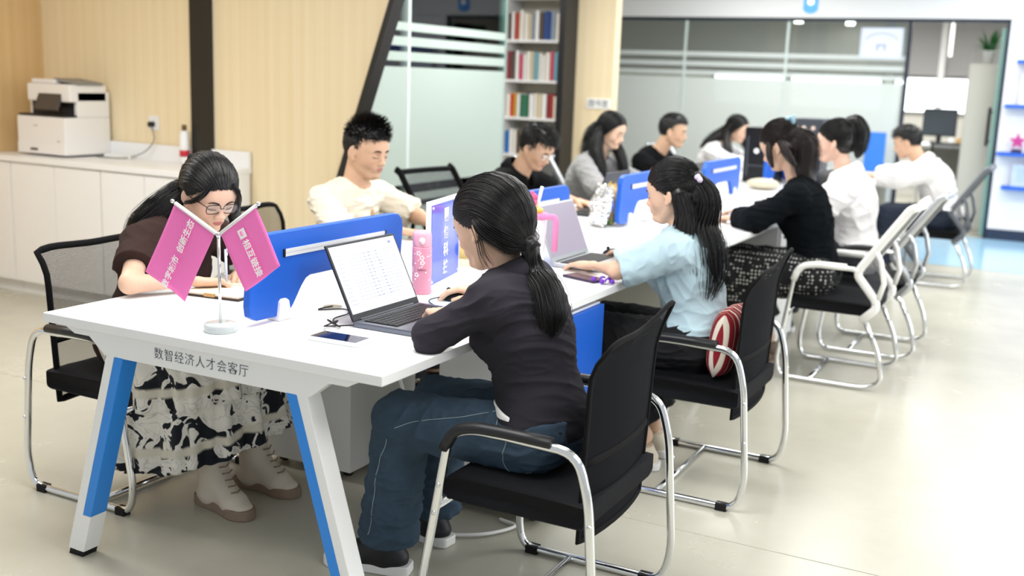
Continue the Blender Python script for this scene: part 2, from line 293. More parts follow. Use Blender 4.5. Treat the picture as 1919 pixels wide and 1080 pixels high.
obj('panel',prism([(-.065,2.36),(-.065,2.17),(-.04,2.145),(0,2.135),(.04,2.145),(.065,2.17),(.065,2.36)],'y',-.01,.01),mat('sign_blue','#4E95E6',.4),t); obj('emblem',lathe([(.03,0),(.03,.002)],20),WHITEF,t,loc=(0,-.0105,2.24),rot=(math.pi/2,0,0)); obj('cord',tube([(0,0,2.36),(0,0,2.75)],.003,6),BLACK,t)
t=thing('glass_poster',(.585,10.19,1.82),'pale blue poster with a round arch drawing stuck on the far glass wall','poster')
obj('sheet',bb(-.22,.22,0,.003,0,.32),mat('poster_sheet','#D5E0F4',.5),t)
obj('print',join(prism(rrect(-.2,.2,.01,.31,.02),'y',-.0012,-.0008),),mat('poster_in','#E6ECF8',.5),t); obj('drawing',join(tube([(.17*math.cos(a),-.002,.17+.09*math.sin(a)) for a in np.linspace(.25,2.9,20)],.004,5),bb(-.05,.05,-.003,-.001,.13,.145),bb(-.045,-.03,-.003,-.001,.08,.13),bb(.03,.045,-.003,-.001,.08,.13)),mat('poster_draw','#9AA8DB',.5),t)
t=thing('door_plate',(-1.235,6.9,1.275),'white rectangular room plate with dark lettering on the wooden pillar','sign')
obj('plate',bb(-.115,.115,-.012,0,-.045,.045),WP,t,bevel=.003); text('图书室',.065,mat('ink_grey','#5A6070',.5),t,frame4((0,-.0135,0),(1,0,0),(0,0,1),(0,-1,0)))
tag(obj('blue_partition_board',bb(.575,.78,9.86,9.89,.0,1.05),mat('board_blue','#3D83E6',.45)),'plain upright blue board standing before the far glass wall','board')
# library: bookcases and books
def bookcase(x0,x1,lab):
    t=thing('bookcase',((x0+x1)/2,7.05,0),lab,'bookcase'); W=(x1-x0)/2
    for s in (-1,1): obj('side_panel',bb(s*W-(.02 if s>0 else 0),s*W+(.02 if s<0 else 0),-.15,.15,0,2.2),WHITE,t)
    obj('back',bb(-W,W,.14,.15,0,2.2),mat('bookcase_back','#C9C6BC',.6),t); obj('top',bb(-W,W,-.15,.15,2.18,2.2),WHITE,t); obj('plinth',bb(-W,W,-.14,.14,0,.06),WHITE,t)
    for z in (.38,.78,1.12,1.46,1.82): obj('shelf',bb(-W+.02,W-.02,-.15,.14,z-.022,z),WHITE,t)
bookcase(-2.21,-1.60,'white bookcase full of books in the open library doorway'); bookcase(-2.82,-2.215,'white bookcase half hidden behind the frosted library glass')
bcol={'#E9E4DA':'cream','#B4452F':'rust red','#2F4E8F':'dark blue','#EFEFEF':'white','#8C9BB0':'grey blue','#C8A23C':'mustard','#8C2E3C':'maroon','#2E6B50':'dark green','#D8C9A8':'beige','#C9536B':'pink','#5A4A42':'brown','#6FA5B5':'teal','#1E6FB8':'bright blue','#D9412C':'red'}
rows={1.82:['#5A4A42','#EFEFEF','#B4452F','#E9E4DA','#E9E4DA','#D8C9A8','#8C9BB0','#EFEFEF','#5A4A42','#2F4E8F','#2F4E8F','#8C9BB0','#E9E4DA','#D8C9A8'],1.46:['#8C2E3C','#5A4A42','#EFEFEF','#C9536B','#EFEFEF','#E9E4DA','#D8C9A8','#6FA5B5','#E9E4DA','#EFEFEF','#E9E4DA','#C9536B','#6FA5B5'],1.12:['#E9E4DA','#D9412C','#C8A23C','#EFEFEF','#2E6B50','#EFEFEF','#E9E4DA','#D8C9A8','#EFEFEF','#8C2E3C','#B4452F','#E9E4DA'],.78:['#1E6FB8','#EFEFEF','#E9E4DA','#5A4A42','#D8C9A8','#2E6B50','#2E6B50','#EFEFEF','#8C9BB0','#E9E4DA','#8C2E3C','#EFEFEF'],.38:['#EFEFEF','#8C9BB0','#E9E4DA','#2F4E8F','#D8C9A8','#EFEFEF','#5A4A42','#E9E4DA']}
rn={1.82:'top shelf',1.46:'second shelf',1.12:'third shelf',.78:'fourth shelf',.38:'bottom shelf'}
bk0=None
def book(x,z,wd,h,c,where,shelf):
    global bk0
    t=thing('book',(x,6.93,z+.0012),'%s book on the %s of the %s'%(bcol[c],shelf,where),'book','%s books on the %s of the %s'%(bcol[c],shelf,where))
    obj('cover',join(bb(0,.002,0,.17,0,h),bb(wd-.002,wd,0,.17,0,h),bb(0,wd,0,.003,0,h)),mat('book'+c,c,.6),t); obj('pages',bb(.002,wd-.002,.003,.165,.003,h-.003),mat('book_pages','#EDE8DC',.8),t)
for bx,where in ((-2.185,'doorway bookcase'),(-2.79,'bookcase behind the glass')):
    for z,cols in rows.items():
        x=bx+(.02 if bx<-2.5 else 0); 
        if bx<-2.5: cols=cols[3:]+cols[:3]
        for c in cols:
            wd=random.uniform(.026,.046) if c!='#2E6B50' or z!=1.12 else .09; h=random.uniform(.2,.235)*(1.12 if z>1.4 else 1)
            if x+wd>bx+.55: break
            book(x,z,wd,h,c,where,rn[z]); x+=wd+.003
t=thing('low_shelf',(-2.5,4.4,0),'low dark wooden shelf behind the frosted library glass','shelf')
obj('body',join(bb(-.15,.15,-1.1,1.1,.7,.73),bb(-.15,.15,-1.1,1.1,.4,.43),bb(-.15,.15,-1.1,-1.07,0,.73),bb(-.15,.15,1.07,1.1,0,.73)),mat('dark_wood','#5E4636',.6),t)
# ---------------------------------------------------------------- storage units and printer on the left
xs=[-3.60,-3.335,-2.54,-1.82]
for i in range(3):
    x0,x1=xs[i]+.002,xs[i+1]-.002; t=thing('storage_cabinet',((x0+x1)/2,2.74,0),('narrow white storage cabinet in the corner under the printer','white two-door storage cabinet below the printer','white two-door storage cabinet behind the woman in brown')[i],'cabinet','white storage cabinets along the wood wall'); W=(x1-x0)/2
    obj('body',bb(-W,W,-.24,.24,.08,.845),WHITE,t); obj('plinth',bb(-W,W,-.21,.24,0,.08),WHT2,t)
    nd=1 if i==0 else 2
    for k in range(nd):
        a=-W+2*W/nd*k+.002; c=-W+2*W/nd*(k+1)-.002; obj('door',bb(a,c,-.26,-.242,.085,.84),WHITE,t,bevel=.0015)
t=thing('countertop',(-2.71,2.74,.846),'long white countertop over the row of storage cabinets','countertop'); obj('slab',bb(-.905,.89,-.275,.255,0,.034),WHITE,t,bevel=.003); obj('backsplash',bb(-.905,.89,.232,.252,.034,.13),WHITE,t)
PR=mat('printer_white','#EEECEA',.4); PRD=mat('printer_dark','#23252C',.4)
t=thing('office_printer',(-3.205,2.615,.8815),'white multifunction office printer with dark paper tray on the counter','printer')
obj('body',join(bb(-.23,.23,0,.45,.012,.26),bb(-.23,.23,.13,.45,.26,.43)),PR,t,bevel=.008); obj('cassette',bb(-.225,.225,-.008,0,.015,.085),PR,t,bevel=.003); obj('cassette_grip',bb(-.1,-.03,-.010,-.007,.035,.05),PRD,t)
obj('output_tray',join(bb(-.22,.22,.01,.2,.262,.275),bb(-.2,.2,.125,.13,.275,.36)),PRD,t); obj('scanner_unit',bb(-.18,.23,.06,.42,.36,.475),PR,t,bevel=.01); obj('document_feeder',bb(-.18,.05,.1,.4,.475,.505),PR,t,bevel=.01)
obj('feeder_tray',xf(bb(0,.22,0,.26,0,.014),roty(.12),(.02,.12,.5)),mat('feeder_grey','#8E8C8A',.5),t); obj('control_panel',xf(bb(-.11,.11,-.012,.012,-.065,.065),rotx(-.5),(.04,.045,.36)),mat('panel_brown','#4A4340',.35),t,bevel=.004)
obj('nameplate',bb(-.07,-.03,-.0012,0,.195,.203),mat('ink_lt','#B5B5B5',.5),t); obj('badge',bb(.15,.18,-.0012,0,.1,.108),MATS['ink_lt'],t); t.scale=(.95,.8,.95)
tag(obj('power_strip',bb(-2.95,-2.72,2.88,2.94,.8805,.9),WP,bevel=.004),'white power strip lying on the counter beside the printer','power strip')
tag(obj('printer_cable',tube(spl([(-2.96,2.82,.886),(-2.85,2.8,.886),(-2.74,2.88,.887),(-2.63,2.92,.93),(-2.58,2.95,1.0),(-2.6,2.965,1.06),(-2.625,2.97,1.1)],8),.0035,6),mat('cord_grey','#6E6C68',.5),smooth=True),'grey power cord running from the wall socket down to the counter','cord')
t=thing('wall_socket',(-2.62,3.0,1.11),'white wall socket with a black plug on the wood wall','socket'); obj('plate',bb(-.042,.042,-.008,0,-.045,.045),WP,t,bevel=.002); obj('plug',tube([(-.005,-.008,-.008),(-.005,-.04,-.008)],.018,14),BLACK,t)
t=thing('standing_spray_can',(-2.30,2.93,.881),'slim white and red bottle standing beside the dark column','bottle')
obj('body',lathe([(.028,0),(.03,.005),(.03,.17),(.02,.2)],20),WP,t,True); obj('label_band',lathe([(.0305,.04),(.0305,.08)],20),mat('label_red','#C8283A',.5),t,True); obj('cap',lathe([(.015,.2),(.015,.235)],14),mat('cap_brown','#6A5132',.5),t,True)
# ---------------------------------------------------------------- workstation desks
def desk(y0,L,lab,wr=False):
    t=thing('workstation_desk',(0,y0,0),lab,'desk','white double sided workstation desks')
    obj('tabletop',bb(0,1.2,0,L-.004,.722,.75),WHITE,t,bevel=.0025)
    for y,s in ((.012,1),(L-.055,-1)):
        if s<0 and False: continue
        P=[(.07,.722),(.115,.70),(.175,.70),(.235,.652),(.965,.652),(1.03,.70),(1.085,.70),(1.13,.722)]
        ap=obj('apron',prism(P,'y',y,y+.04),WHITE,t,bevel=.003)
        if wr and s>0: text('数智经济人才会客厅',.036,mat('desk_ink','#565C66',.6),ap,frame4((.6,y-.001,.688),(1,0,0),(0,0,1),(0,-1,0)),spacing=1.12,bold=-.0005)
        for sx in (-1,1):
            c=.6+sx*.325; b=.6+sx*.525; w1=.032
            def bar(off0,off1,z0,z1,d0,d1):
                V=[]
                for z in (z0,z1):
                    u=1-z/.66; cx=c+(b-c)*u
                    for dx,dy in ((off0,d0),(off1,d0),(off1,d1),(off0,d1)): V.append((cx+sx*dx,y+dy,z))
                return V,[(0,1,2,3),(7,6,5,4),(0,4,5,1),(1,5,6,2),(2,6,7,3),(3,7,4,0)]
            lg=obj('leg',bar(0,.032,.02,.655,.0,.06),WHITE,t,bevel=.002); obj('blue_inlay',bar(-.034,0,.14,.655,.0,.06),LEGBLUE,lg,bevel=.002); obj('white_foot',bar(-.034,0,.02,.14,.0,.06),WHITE,lg); obj('rubber_foot',bar(-.03,.028,0,.02,.004,.056),RUBBER,lg)
    obj('gable_panel',bb(.1,1.1,L-.09,L-.07,.1,.72),GREYP,t); obj('cable_tray',bb(.5,.7,.3,L-.3,.64,.7),GREYP,t)
    obj('grommet',lathe([(.03,.75),(.03,.7515),(.024,.752)],24,(.62,.57,0)),SILVER,t); return t
desk(0,2.72,'nearest white workstation desk with lettering on its end beam',True); desk(2.724,2.72,'middle white workstation desk where the woman in the black cardigan sits'); desk(5.448,2.75,'farthest white workstation desk where the man in the white shirt sits')
def divider(y,lab,slot=True):
    t=thing('desk_divider',(.6,y,.75),lab,'divider','blue dividers along the middle of the desks')
    L=.78
    def cv(a,b,n=6): # s-curve from a to b
        return [(a[0]+(b[0]-a[0])*k/n, a[1]+(b[1]-a[1])*(.5-.5*math.cos(math.pi*k/n))) for k in range(n+1)]
    P=[(.03,.015)]+cv((.15,.012),(.27,.115))+cv((L-.25,.115),(L-.14,.012))+[(L-.05,.015),(L-.03,.03),(L-.02,.06)]
    P+=[(L-.005,.215),(L-.012,.24),(L-.035,.258),(L-.06,.262),(.06,.262),(.03,.25),(.012,.22),(-.005,.06),(.0,.03)]
    pn=obj('panel',prism(P,'x',-.0125,.0125),BLUE,t,bevel=.004)
    if slot: obj('slot_rail',join(bb(.0125,.016,.15,.66,.199,.209),bb(.0125,.016,.15,.66,.187,.196),bb(.0125,.0145,.15,.66,.196,.199)),mat('rail_white','#DDE0E4',.35),pn); [obj('slot_end',bb(.0125,.0165,a_,a_+.008,.186,.21),BLACK,pn) for a_ in (.142,.66)]
    for yy in (.14,L-.13):
        obj('clamp',prism([(yy-.03,0),(yy+.03,0),(yy+.018,.058),(yy+.008,.064),(yy-.012,.064),(yy-.02,.055)],'x',-.024,.024),WP,t,bevel=.004)
    return t
for y,l in ((.2,'large blue desk divider behind the open silver laptop'),(1.56,'blue desk divider beside the tumbler with the pink handle'),(2.94,'blue desk divider standing beside the foil snack bags'),(4.3,'blue desk divider behind the hair clip of the woman in blue'),(5.75,'blue desk divider near the dark computer tower'),(7.05,'blue desk divider at the far end of the desks')): divider(y,l)
def pedestal(x,y,lab,face=1,blue=True):
    t=thing('drawer_pedestal',(x,y,0),lab,'drawer unit','drawer pedestals under the desks')
    obj('body',bb(-.2,.2,0,.43,.035,.705),WHITE,t,bevel=.002)
    for k,(a,b) in enumerate(((.395,.70),(.04,.39))):
        d=obj('drawer',bb(face*.201,face*.219,.004,.426,a,b),BLUE if (k==0 and blue) else WHITE,t,bevel=.0015); obj('lock',lathe([(.01,0),(.01,.006)],12),BLACK,d,loc=(face*.219,.06,b-.05),rot=(0,face*math.pi/2,0))
    for sx in (-.15,.15):
        for sy in (.06,.37): obj('caster',tube([(sx-.012,sy,.02),(sx+.012,sy,.02)],.02,12),RUBBER,t)
pedestal(.985,.95,'drawer pedestal with blue upper drawer behind the knees of the woman in jeans'); pedestal(.215,.95,'white drawer pedestal beside the beige ankle boots',-1,False)
pedestal(.985,3.9,'drawer pedestal under the desk beside the polka dot skirt',1,False); pedestal(.215,3.7,'white drawer pedestal on the far side under the middle desk',-1,False); pedestal(.985,6.3,'drawer pedestal under the farthest desk',1,False)
t=thing('key_ring',(1.207,1.03,.6),'black keys hanging from the blue drawer lock','keys'); obj('key_fob',join(box(.008,0,.0,.014,.03,.035),box(.008,.003,-.05,.016,.034,.045)),BLACK,t,bevel=.004); obj('key',join(box(.006,.0,-.09,.004,.012,.04)),SILVER,t)
tag(obj('white_cable',tube(spl([(.72,.7,.70),(.78,.72,.5),(.8,.78,.25),(.82,.8,.05),(.9,.72,.012),(1.05,.78,.012),(1.12,.9,.012),(1.05,.93,.012)],10),.006,8),WP,smooth=True),'white cable hanging from the desk and looping on the floor','cable')
# ---------------------------------------------------------------- chairs
BLACKF=mat('black_rim','#08080B',.8,spec=.2)
def seat_geo(x0,x1,w,z0,z1):
    P=fillet([(x0,z1-.01),(x0+.06,z1-.005),(x1-.05,z1),(x1,z1-.02),(x1-.004,z0+.01),(x1-.04,z0),(x0,z0),(x0,z1-.01)],.02,4)[:-1]
    V=[];F=[];n=len(P); ys=[-w,-w*.97,-w*.88,0,w*.88,w*.97,w]; sc=[.8,.95,1,1,1,.95,.8]; mz=(z0+z1)/2
    for y,s in zip(ys,sc):
        for p in P: V.append((p[0]*(1 if s==1 else .985),y,mz+(p[1]-mz)*s))
    for i in range(len(ys)-1):
        for k in range(n): F.append((i*n+k,i*n+(k+1)%n,(i+1)*n+(k+1)%n,(i+1)*n+k))
    F.append(list(range(n))); F.append([(len(ys)-1)*n+k for k in range(n)][::-1]); return V,F
def sheet(fn,nu,nv,m,name,parent,th=0,uvs=(.45,.55)):
    V=[];F=[];UV=[]
    for j in range(nv+1):
        for i in range(nu+1): V.append(fn(i/nu*2-1,j/nv)); UV.append((i/nu*uvs[0],j/nv*uvs[1]))
    for j in range(nv):
        for i in range(nu): a=j*(nu+1)+i; F.append((a,a+1,a+nu+2,a+nu+1))
    o=obj(name,(V,F),m,parent,True); me=o.data; uv=me.uv_layers.new(name='UVMap')
    for lp in me.loops: uv.data[lp.index].uv=UV[lp.vertex_index]
    if th: s=o.modifiers.new('s','SOLIDIFY'); s.thickness=th
    return o
def arm_chair(lab,g,grey=False,loc=(0,0,0),rz=0):
    t=thing('office_chair',loc,lab,'chair',g,rz)
    for s in (-1,1):
        y=s*.29
        L=fillet([(.0,y,.585),(.10,y,.585),(.165,y,.56),(.245,y,.10),(.225,y,.014),(.1,y,.014),(-.1,y,.014),(-.24,y,.014),(-.265,y,.12),(-.235,y,.46),(-.20,y,.575),(-.1,y,.585)],.05,5)[:-1]
        fr=obj('side_frame',tube(L,.0125,12,closed=True),CHROME,t,True)
        [obj('bolt',sphere((bx,y+s*.012,bz),(.007,.005,.007),6),CHROME,fr,True) for bx,bz in ((.188,.42),(.2,.34),(-.245,.4),(-.256,.26))]
        obj('armrest',tube(fillet([(-.13,y,.592),(.0,y,.595),(.09,y,.593),(.15,y,.575),(.178,y,.52)],.03,5),.017,12,sq=(1.2,.9)),BLACK,t,True)
        for fx in (.19,-.19): obj('foot_glide',bb(fx-.02,fx+.02,y-.015,y+.015,.0,.026),RUBBER,t)
    [obj('crossbar',tube([(x_,-.289,z_),(x_,.289,z_)],.010,10),CHROME,t,True) for x_,z_ in ((.06,.014),(.198,.355))]
    obj('seat',seat_geo(-.21,.215,.245,.355,.435),SEATB,t,True)
    def fb(u,v): 
        k=max(0,v-.8)/.2
        return (-(.18+.022*v+.02*(1-u*u)+.04*k*k*(.4+.6*abs(u))), u*(.215+.015*v), .315+.525*v+.045*max(0,(-u if not grey else 0))*k*k+.01*u*u*k-.02*(abs(u)**6)*k)
    bk=sheet(fb,20,22,MESHG if grey else MESHB,'backrest',t)
    if not grey: sheet(lambda u,v:(lambda p:(p[0]+.004,p[1]*.97,p[2]))(fb(u,v*.93)),12,14,mat('inner_net','#0C0D12',.7),'inner_lining',bk)
    if grey: pass
    P=[fb(-1,v) for v in np.linspace(0,1,14)]+[fb(u,1) for u in np.linspace(-.9,.9,14)]+[fb(1,v) for v in np.linspace(1,0,14)]+[fb(u,0) for u in np.linspace(.9,-.9,8)]
    obj('back_rim',tube(P,.0075 if not grey else .010,8,closed=True,sq=(.8,1.3)),BLACKF,bk,True)
    obj('lower_band',tube([fb(u,.40) for u in np.linspace(-1,1,12)],.012,6,sq=(.25,1)),BLACKF,bk,True)
    return t
def frame_chair(lab,g,fm,loc,rz=0,armm=None):
    t=thing('office_chair',loc,lab,'chair',g,rz)
    S=[(-.36,.935),(-.33,.92),(-.13,.62),(-.115,.58),(-.215,.46),(-.22,.42),(-.15,.35)]
    for s in (-1,1):
        y=s*.25
        obj('back_side_frame',tube(fillet([(p[0],y,p[1]) for p in S],.03,4),.019,10,sq=(.7,1.1)),fm,t,True)
        br=obj('back_brace',tube([( -.225,y,.47),(-.245,y,.55),(-.22,y,.66),(-.19,y,.715)],.013,8),fm,t,True)
        L=fillet([(-.12,y,.605),(.10,y,.605),(.185,y,.58),(.25,y,.10),(.23,y,.014),(.1,y,.014),(-.2,y,.014),(-.28,y,.05),(-.25,y,.2),(-.17,y,.36)],.055,5)
        fr=obj('side_frame',tube(L,.0125,12),CHROME,t,True); obj('armrest',tube(fillet([(-.06,y,.612),(.09,y,.612),(.17,y,.592),(.195,y,.52)],.04,5),.017,12),armm or fm,t,True)
    obj('seat',seat_geo(-.2,.22,.235,.37,.44),SEATB,t,True)
    def fb(u,v):
        z=np.interp(v,[0,.35,1],[.44,.62,.92]); x=np.interp(v,[0,.35,1],[-.2,-.14,-.34]); return (x-.02*(1-u*u),u*.24,z)
    bk=sheet(fb,14,16,MESHG,'backrest',t); obj('top_bar',tube([fb(u,1) for u in np.linspace(-1,1,10)],.016,8),fm,bk,True); obj('crossbar',tube([(.08,-.25,.014),(.08,.25,.014)],.011,8),CHROME,t,True)
    [obj('under_bar',tube([(x_,-.25,z_),(x_,.25,z_)],.011,8),CHROME,t,True) for x_,z_ in ((-.17,.36),(.212,.36))]; return t
GA='black mesh visitor chairs with chrome arms'
arm_chair('black mesh chair of the woman in brown, seen through its net back',GA,True,(-.235,.6,0),0)
arm_chair('black mesh chair with chrome arms under the woman in jeans',GA,False,(1.44,.49,0),math.pi)
arm_chair('black mesh chair holding the red striped cushion',GA,False,(1.47,1.74,0),math.pi)
arm_chair('black mesh chair half hidden behind the man in the cream shirt',GA,True,(-.5,1.75,0),.1)
frame_chair('white framed chair under the polka dot skirt',None,WP,(1.61,3.6,0),math.pi)
frame_chair('grey framed chair behind the woman in the white shirt','grey framed visitor chairs',SILVER,(1.66,4.36,0),math.pi,BLACK)
frame_chair('grey framed chair of the man in the white shirt near the doorway','grey framed visitor chairs',mat('grey_frame','#6B7078',.4,.5),(1.68,7.0,0),math.pi,BLACK)
frame_chair('empty chair with black back behind the blue name sign',None,BLACKF,(-.45,3.3,0),-.1,BLACK)
frame_chair('grey framed chair of the woman in the grey cardigan',None,SILVER,(-.46,4.75,0),0,BLACK)
frame_chair('chair of the man in the black T-shirt behind the desks',None,SILVER,(-.5,6.1,0),0,BLACK)
frame_chair('chair of the woman in the white hoodie at the far left',None,SILVER,(-.5,7.4,0),0,BLACK)
frame_chair('dark office chair beside the far desk beyond the doorway',None,BLACK,(1.35,11.4,0),math.pi/2,BLACK)
# ---------------------------------------------------------------- laptops and desk things
LB=mat('laptop_grey','#6E7480',.3,.7); LD=mat('laptop_dark','#2A2D33',.4,.3); KEY=mat('key_black','#131519',.5); UI=emis('screen_white','#F4F5FF',.93); UIT=emis('screen_text','#D6D9E6',.93); UIB=emis('screen_ink','#A3AED6',.9)
def laptop(loc,rz,lab,ang=116,body=LB,scr=UI,w=.35,d=.235,ui=True):
    """base lies along +x from the hinge at x=0; the screen faces +x"""
    t=thing('laptop',loc,lab,'laptop',None,rz); W=w/2
    b_=obj('base',bb(0,d,-W,W,0,.016),body,t,bevel=.004); kb=[]
    for r_ in range(6):
        for c_ in range(15):
            wy=w*.86/15; kb.append(bb(.025+r_*.019,.025+r_*.019+.016,-w*.43+c_*wy+.0012,-w*.43+(c_+1)*wy-.0012,.016,.0185))
    obj('keyboard_deck',bb(.022,.142,-w*.44,w*.44,.0158,.0166),KEY,b_); obj('keyboard',join(*kb),KEY,b_); obj('trackpad',bb(.15,d-.01,-.06,.06,.0158,.0166),body,b_)
    a=math.radians(ang-90); R=roty(-a); T=(.004,0,.016); h=.235
    lid=obj('lid',xf(bb(-.007,0,-W,W,0,h),R,T),LD if ui else body,t,bevel=.002)
    obj('screen',xf(bb(0,.0012,-W+.008,W-.008,.02,h-.008),R,T),scr,lid)
    obj('hinge',tube([(.002,-W*.8,.014),(.002,W*.8,.014)],.006,8),LD,t)
    if ui:
        q=[];q2=[]
        for r_ in range(14):
            z=h-.045-r_*.0105
            for c_ in range(12):
                y=-W+.075+c_*.0205; L=random.uniform(.006,.016); (q2 if c_ in(4,5,7) else q).append(bb(.0013,.0016,y,y+L,z,z+.0022))
        for r_ in range(13): z=h-.04-r_*.0125; q.append(bb(.0013,.0016,-W+.02,-W+.02+random.uniform(.015,.035),z,z+.0025))
        q.append(bb(.0013,.0016,-W+.02,W-.02,h-.02,h-.0195)); q2.append(bb(.0013,.0017,W-.05,W-.035,h-.028,h-.021))
        obj('screen_rows',xf(join(*q),R,T),UIT,lid); obj('screen_marks',xf(join(*q2),R,T),UIB,lid)
    return t
laptop((.835,.555,.7505),0,'open dark laptop showing a white spreadsheet in front of the ponytailed woman')
laptop((.845,1.86,.7505),0,'open silver laptop used by the woman in the light blue shirt',112,SILVER,emis('screen_mauve','#C3B8CC',.75),ui=False)
laptop((.72,3.72,.75),.1,'open laptop with a pale violet screen in front of the black cardigan',112,SILVER,emis('screen_violet','#A3A6EE',.8),ui=False)
laptop((.36,2.04,.75),math.pi,'open silver laptop in front of the man in the cream shirt',112,SILVER,mat('screen_dim','#C7CCDA',.3),ui=False)
laptop((.34,4.72,.75),math.pi,'open dark laptop in front of the woman in the grey cardigan',115,LD,MATS['screen_dim'],ui=False)
laptop((.34,3.42,.75),math.pi,'open dark laptop in front of the man in glasses',105,LD,MATS['screen_dim'],ui=False)
def mouse(loc,rz,lab):
    t=thing('computer_mouse',loc,lab,'mouse',None,rz); obj('shell',sphere((0,0,.004),(.055,.031,.032),12),BLACK,t,True); obj('wheel',tube([(.03,-.003,.034),(.03,.003,.034)],.007,10),RUBBER,t); t.scale=(1,1,1)
mouse((.885,.882,.752),math.pi,'black mouse under the right hand of the ponytailed woman'); mouse((.95,2.07,.752),math.pi,'black mouse under the hand of the woman in the light blue shirt')
tag(obj('mouse_pad',lathe([(.1,.7502),(.1,.7522)],40,(.9,.87,0)),mat('pad_mix','#CFE2EC',.6)),'round pale blue mouse pad at the ponytailed woman’s right hand','mouse pad')
t=thing('smartphone',(.905,.225,.75),'white smartphone with dark screen lying at the desk corner','phone',None,math.radians(2)); obj('case',bb(-.08,.08,-.039,.039,0,.012),mat('phone_case','#E8F2F0',.3),t,bevel=.003); obj('screen',bb(-.074,.074,-.034,.034,.012,.0128),mat('phone_screen','#0C1430',.06),t)
CORD=mat('black_cord','#121214',.5)
tag(obj('laptop_cable',tube(spl([(.85,.39,.757),(.80,.35,.755),(.78,.325,.756),(.80,.30,.765),(.815,.335,.775),(.79,.35,.76),(.80,.31,.78),(.82,.34,.757),(.785,.36,.757),(.74,.42,.756),(.73,.5,.755),(.68,.55,.754),(.62,.5,.7535),(.62,.57,.753)],10),.0022,6),CORD,smooth=True),'thin black cable bundled on the desk beside the laptop','cable')
tag(obj('mouse_cable',tube(spl([(.85,.88,.765),(.82,.82,.756),(.88,.76,.755),(.93,.74,.756)],8),.0018,6),CORD,smooth=True),'thin black cable running from the mouse to the laptop','cable')
t=thing('pink_bottle',(.722,.925,.75),'pink vacuum bottle with white blossom print standing beside the laptop','bottle')
PB=mat('bottle_pink','#E79BB4',.35)
obj('body',lathe([(.028,0),(.033,.003),(.033,.155),(.032,.16)],36),PB,t,True); obj('cap',lathe([(.031,.16),(.032,.165),(.0315,.2),(.028,.212),(.01,.214)],36),mat('cap_pink','#F0AFC3',.35),t,True)
a_=math.atan2(-3.04,1.92); dv=np.array([math.cos(a_),math.sin(a_),0]); obj('cap_button',sphere((.031*dv[0],.031*dv[1],.182),(.010,.010,.012),8),mat('cap_btn','#F6E3E8',.4),t,True)
fl_=[]
for k in range(26):
    a=a_+random.uniform(-1.5,1.5); z=random.uniform(.02,.15); s=random.choice((.0022,.003,.0055)); R=rotz(a); 
    if s>.005:
        for j in range(5): fl_.append(xf(sphere((0,.006*math.cos(j*1.2566),.006*math.sin(j*1.2566)),(.0006,.0032,.0032),4),R,(.0332*math.cos(a),.0332*math.sin(a),z)))
    else: fl_.append(xf(sphere((0,0,0),(.0006,s,s),4),R,(.0332*math.cos(a),.0332*math.sin(a),z)))
obj('blossom_pattern',join(*fl_),mat('blossom_white','#FBEFF2',.5),t); text('Sakura',.011,mat('ink_plum','#8A4560',.5),t,frame4((.0338*dv[0],.0338*dv[1],.085),(-dv[1],dv[0],0),(0,0,1),dv))
# blue name sign
t=thing('name_sign',(.685,1.12,.75),'upright blue acrylic sign with four white characters beside the pink bottle','sign',None,0)
X=np.array([-.22,.975,0]);X/=np.linalg.norm(X); N=np.array([X[1],-X[0],0]); Z=np.array([0,0,1.]); R=np.stack([X,-N,Z],1)
obj('acrylic_frame',xf(bb(-.165,.165,-.008,.008,.006,.305),R),mat('acrylic_white','#EEF4FB',.1),t,bevel=.002); obj('blue_sheet',xf(bb(-.152,.152,-.0095,-.008,.018,.292),R),mat('sign_royal','#3E5BD0',.12,coat=.5),t)
obj('stud',join(*[xf(sphere((x,-.0095,z),.005,6),R) for x in (-.143,.143) for z in (.028,.282)]),WHITEF,t,True); obj('foot_block',xf(bb(-.165,.165,-.04,.05,0,.006),R),MATS['acrylic_white'],t)
for k,ch in enumerate('圖個科技'): text(ch,.05,WHITEF,t,frame4(R@np.array([0,-.0105,.245-.062*k]),X,Z,N),bold=.0012,name='lettering')
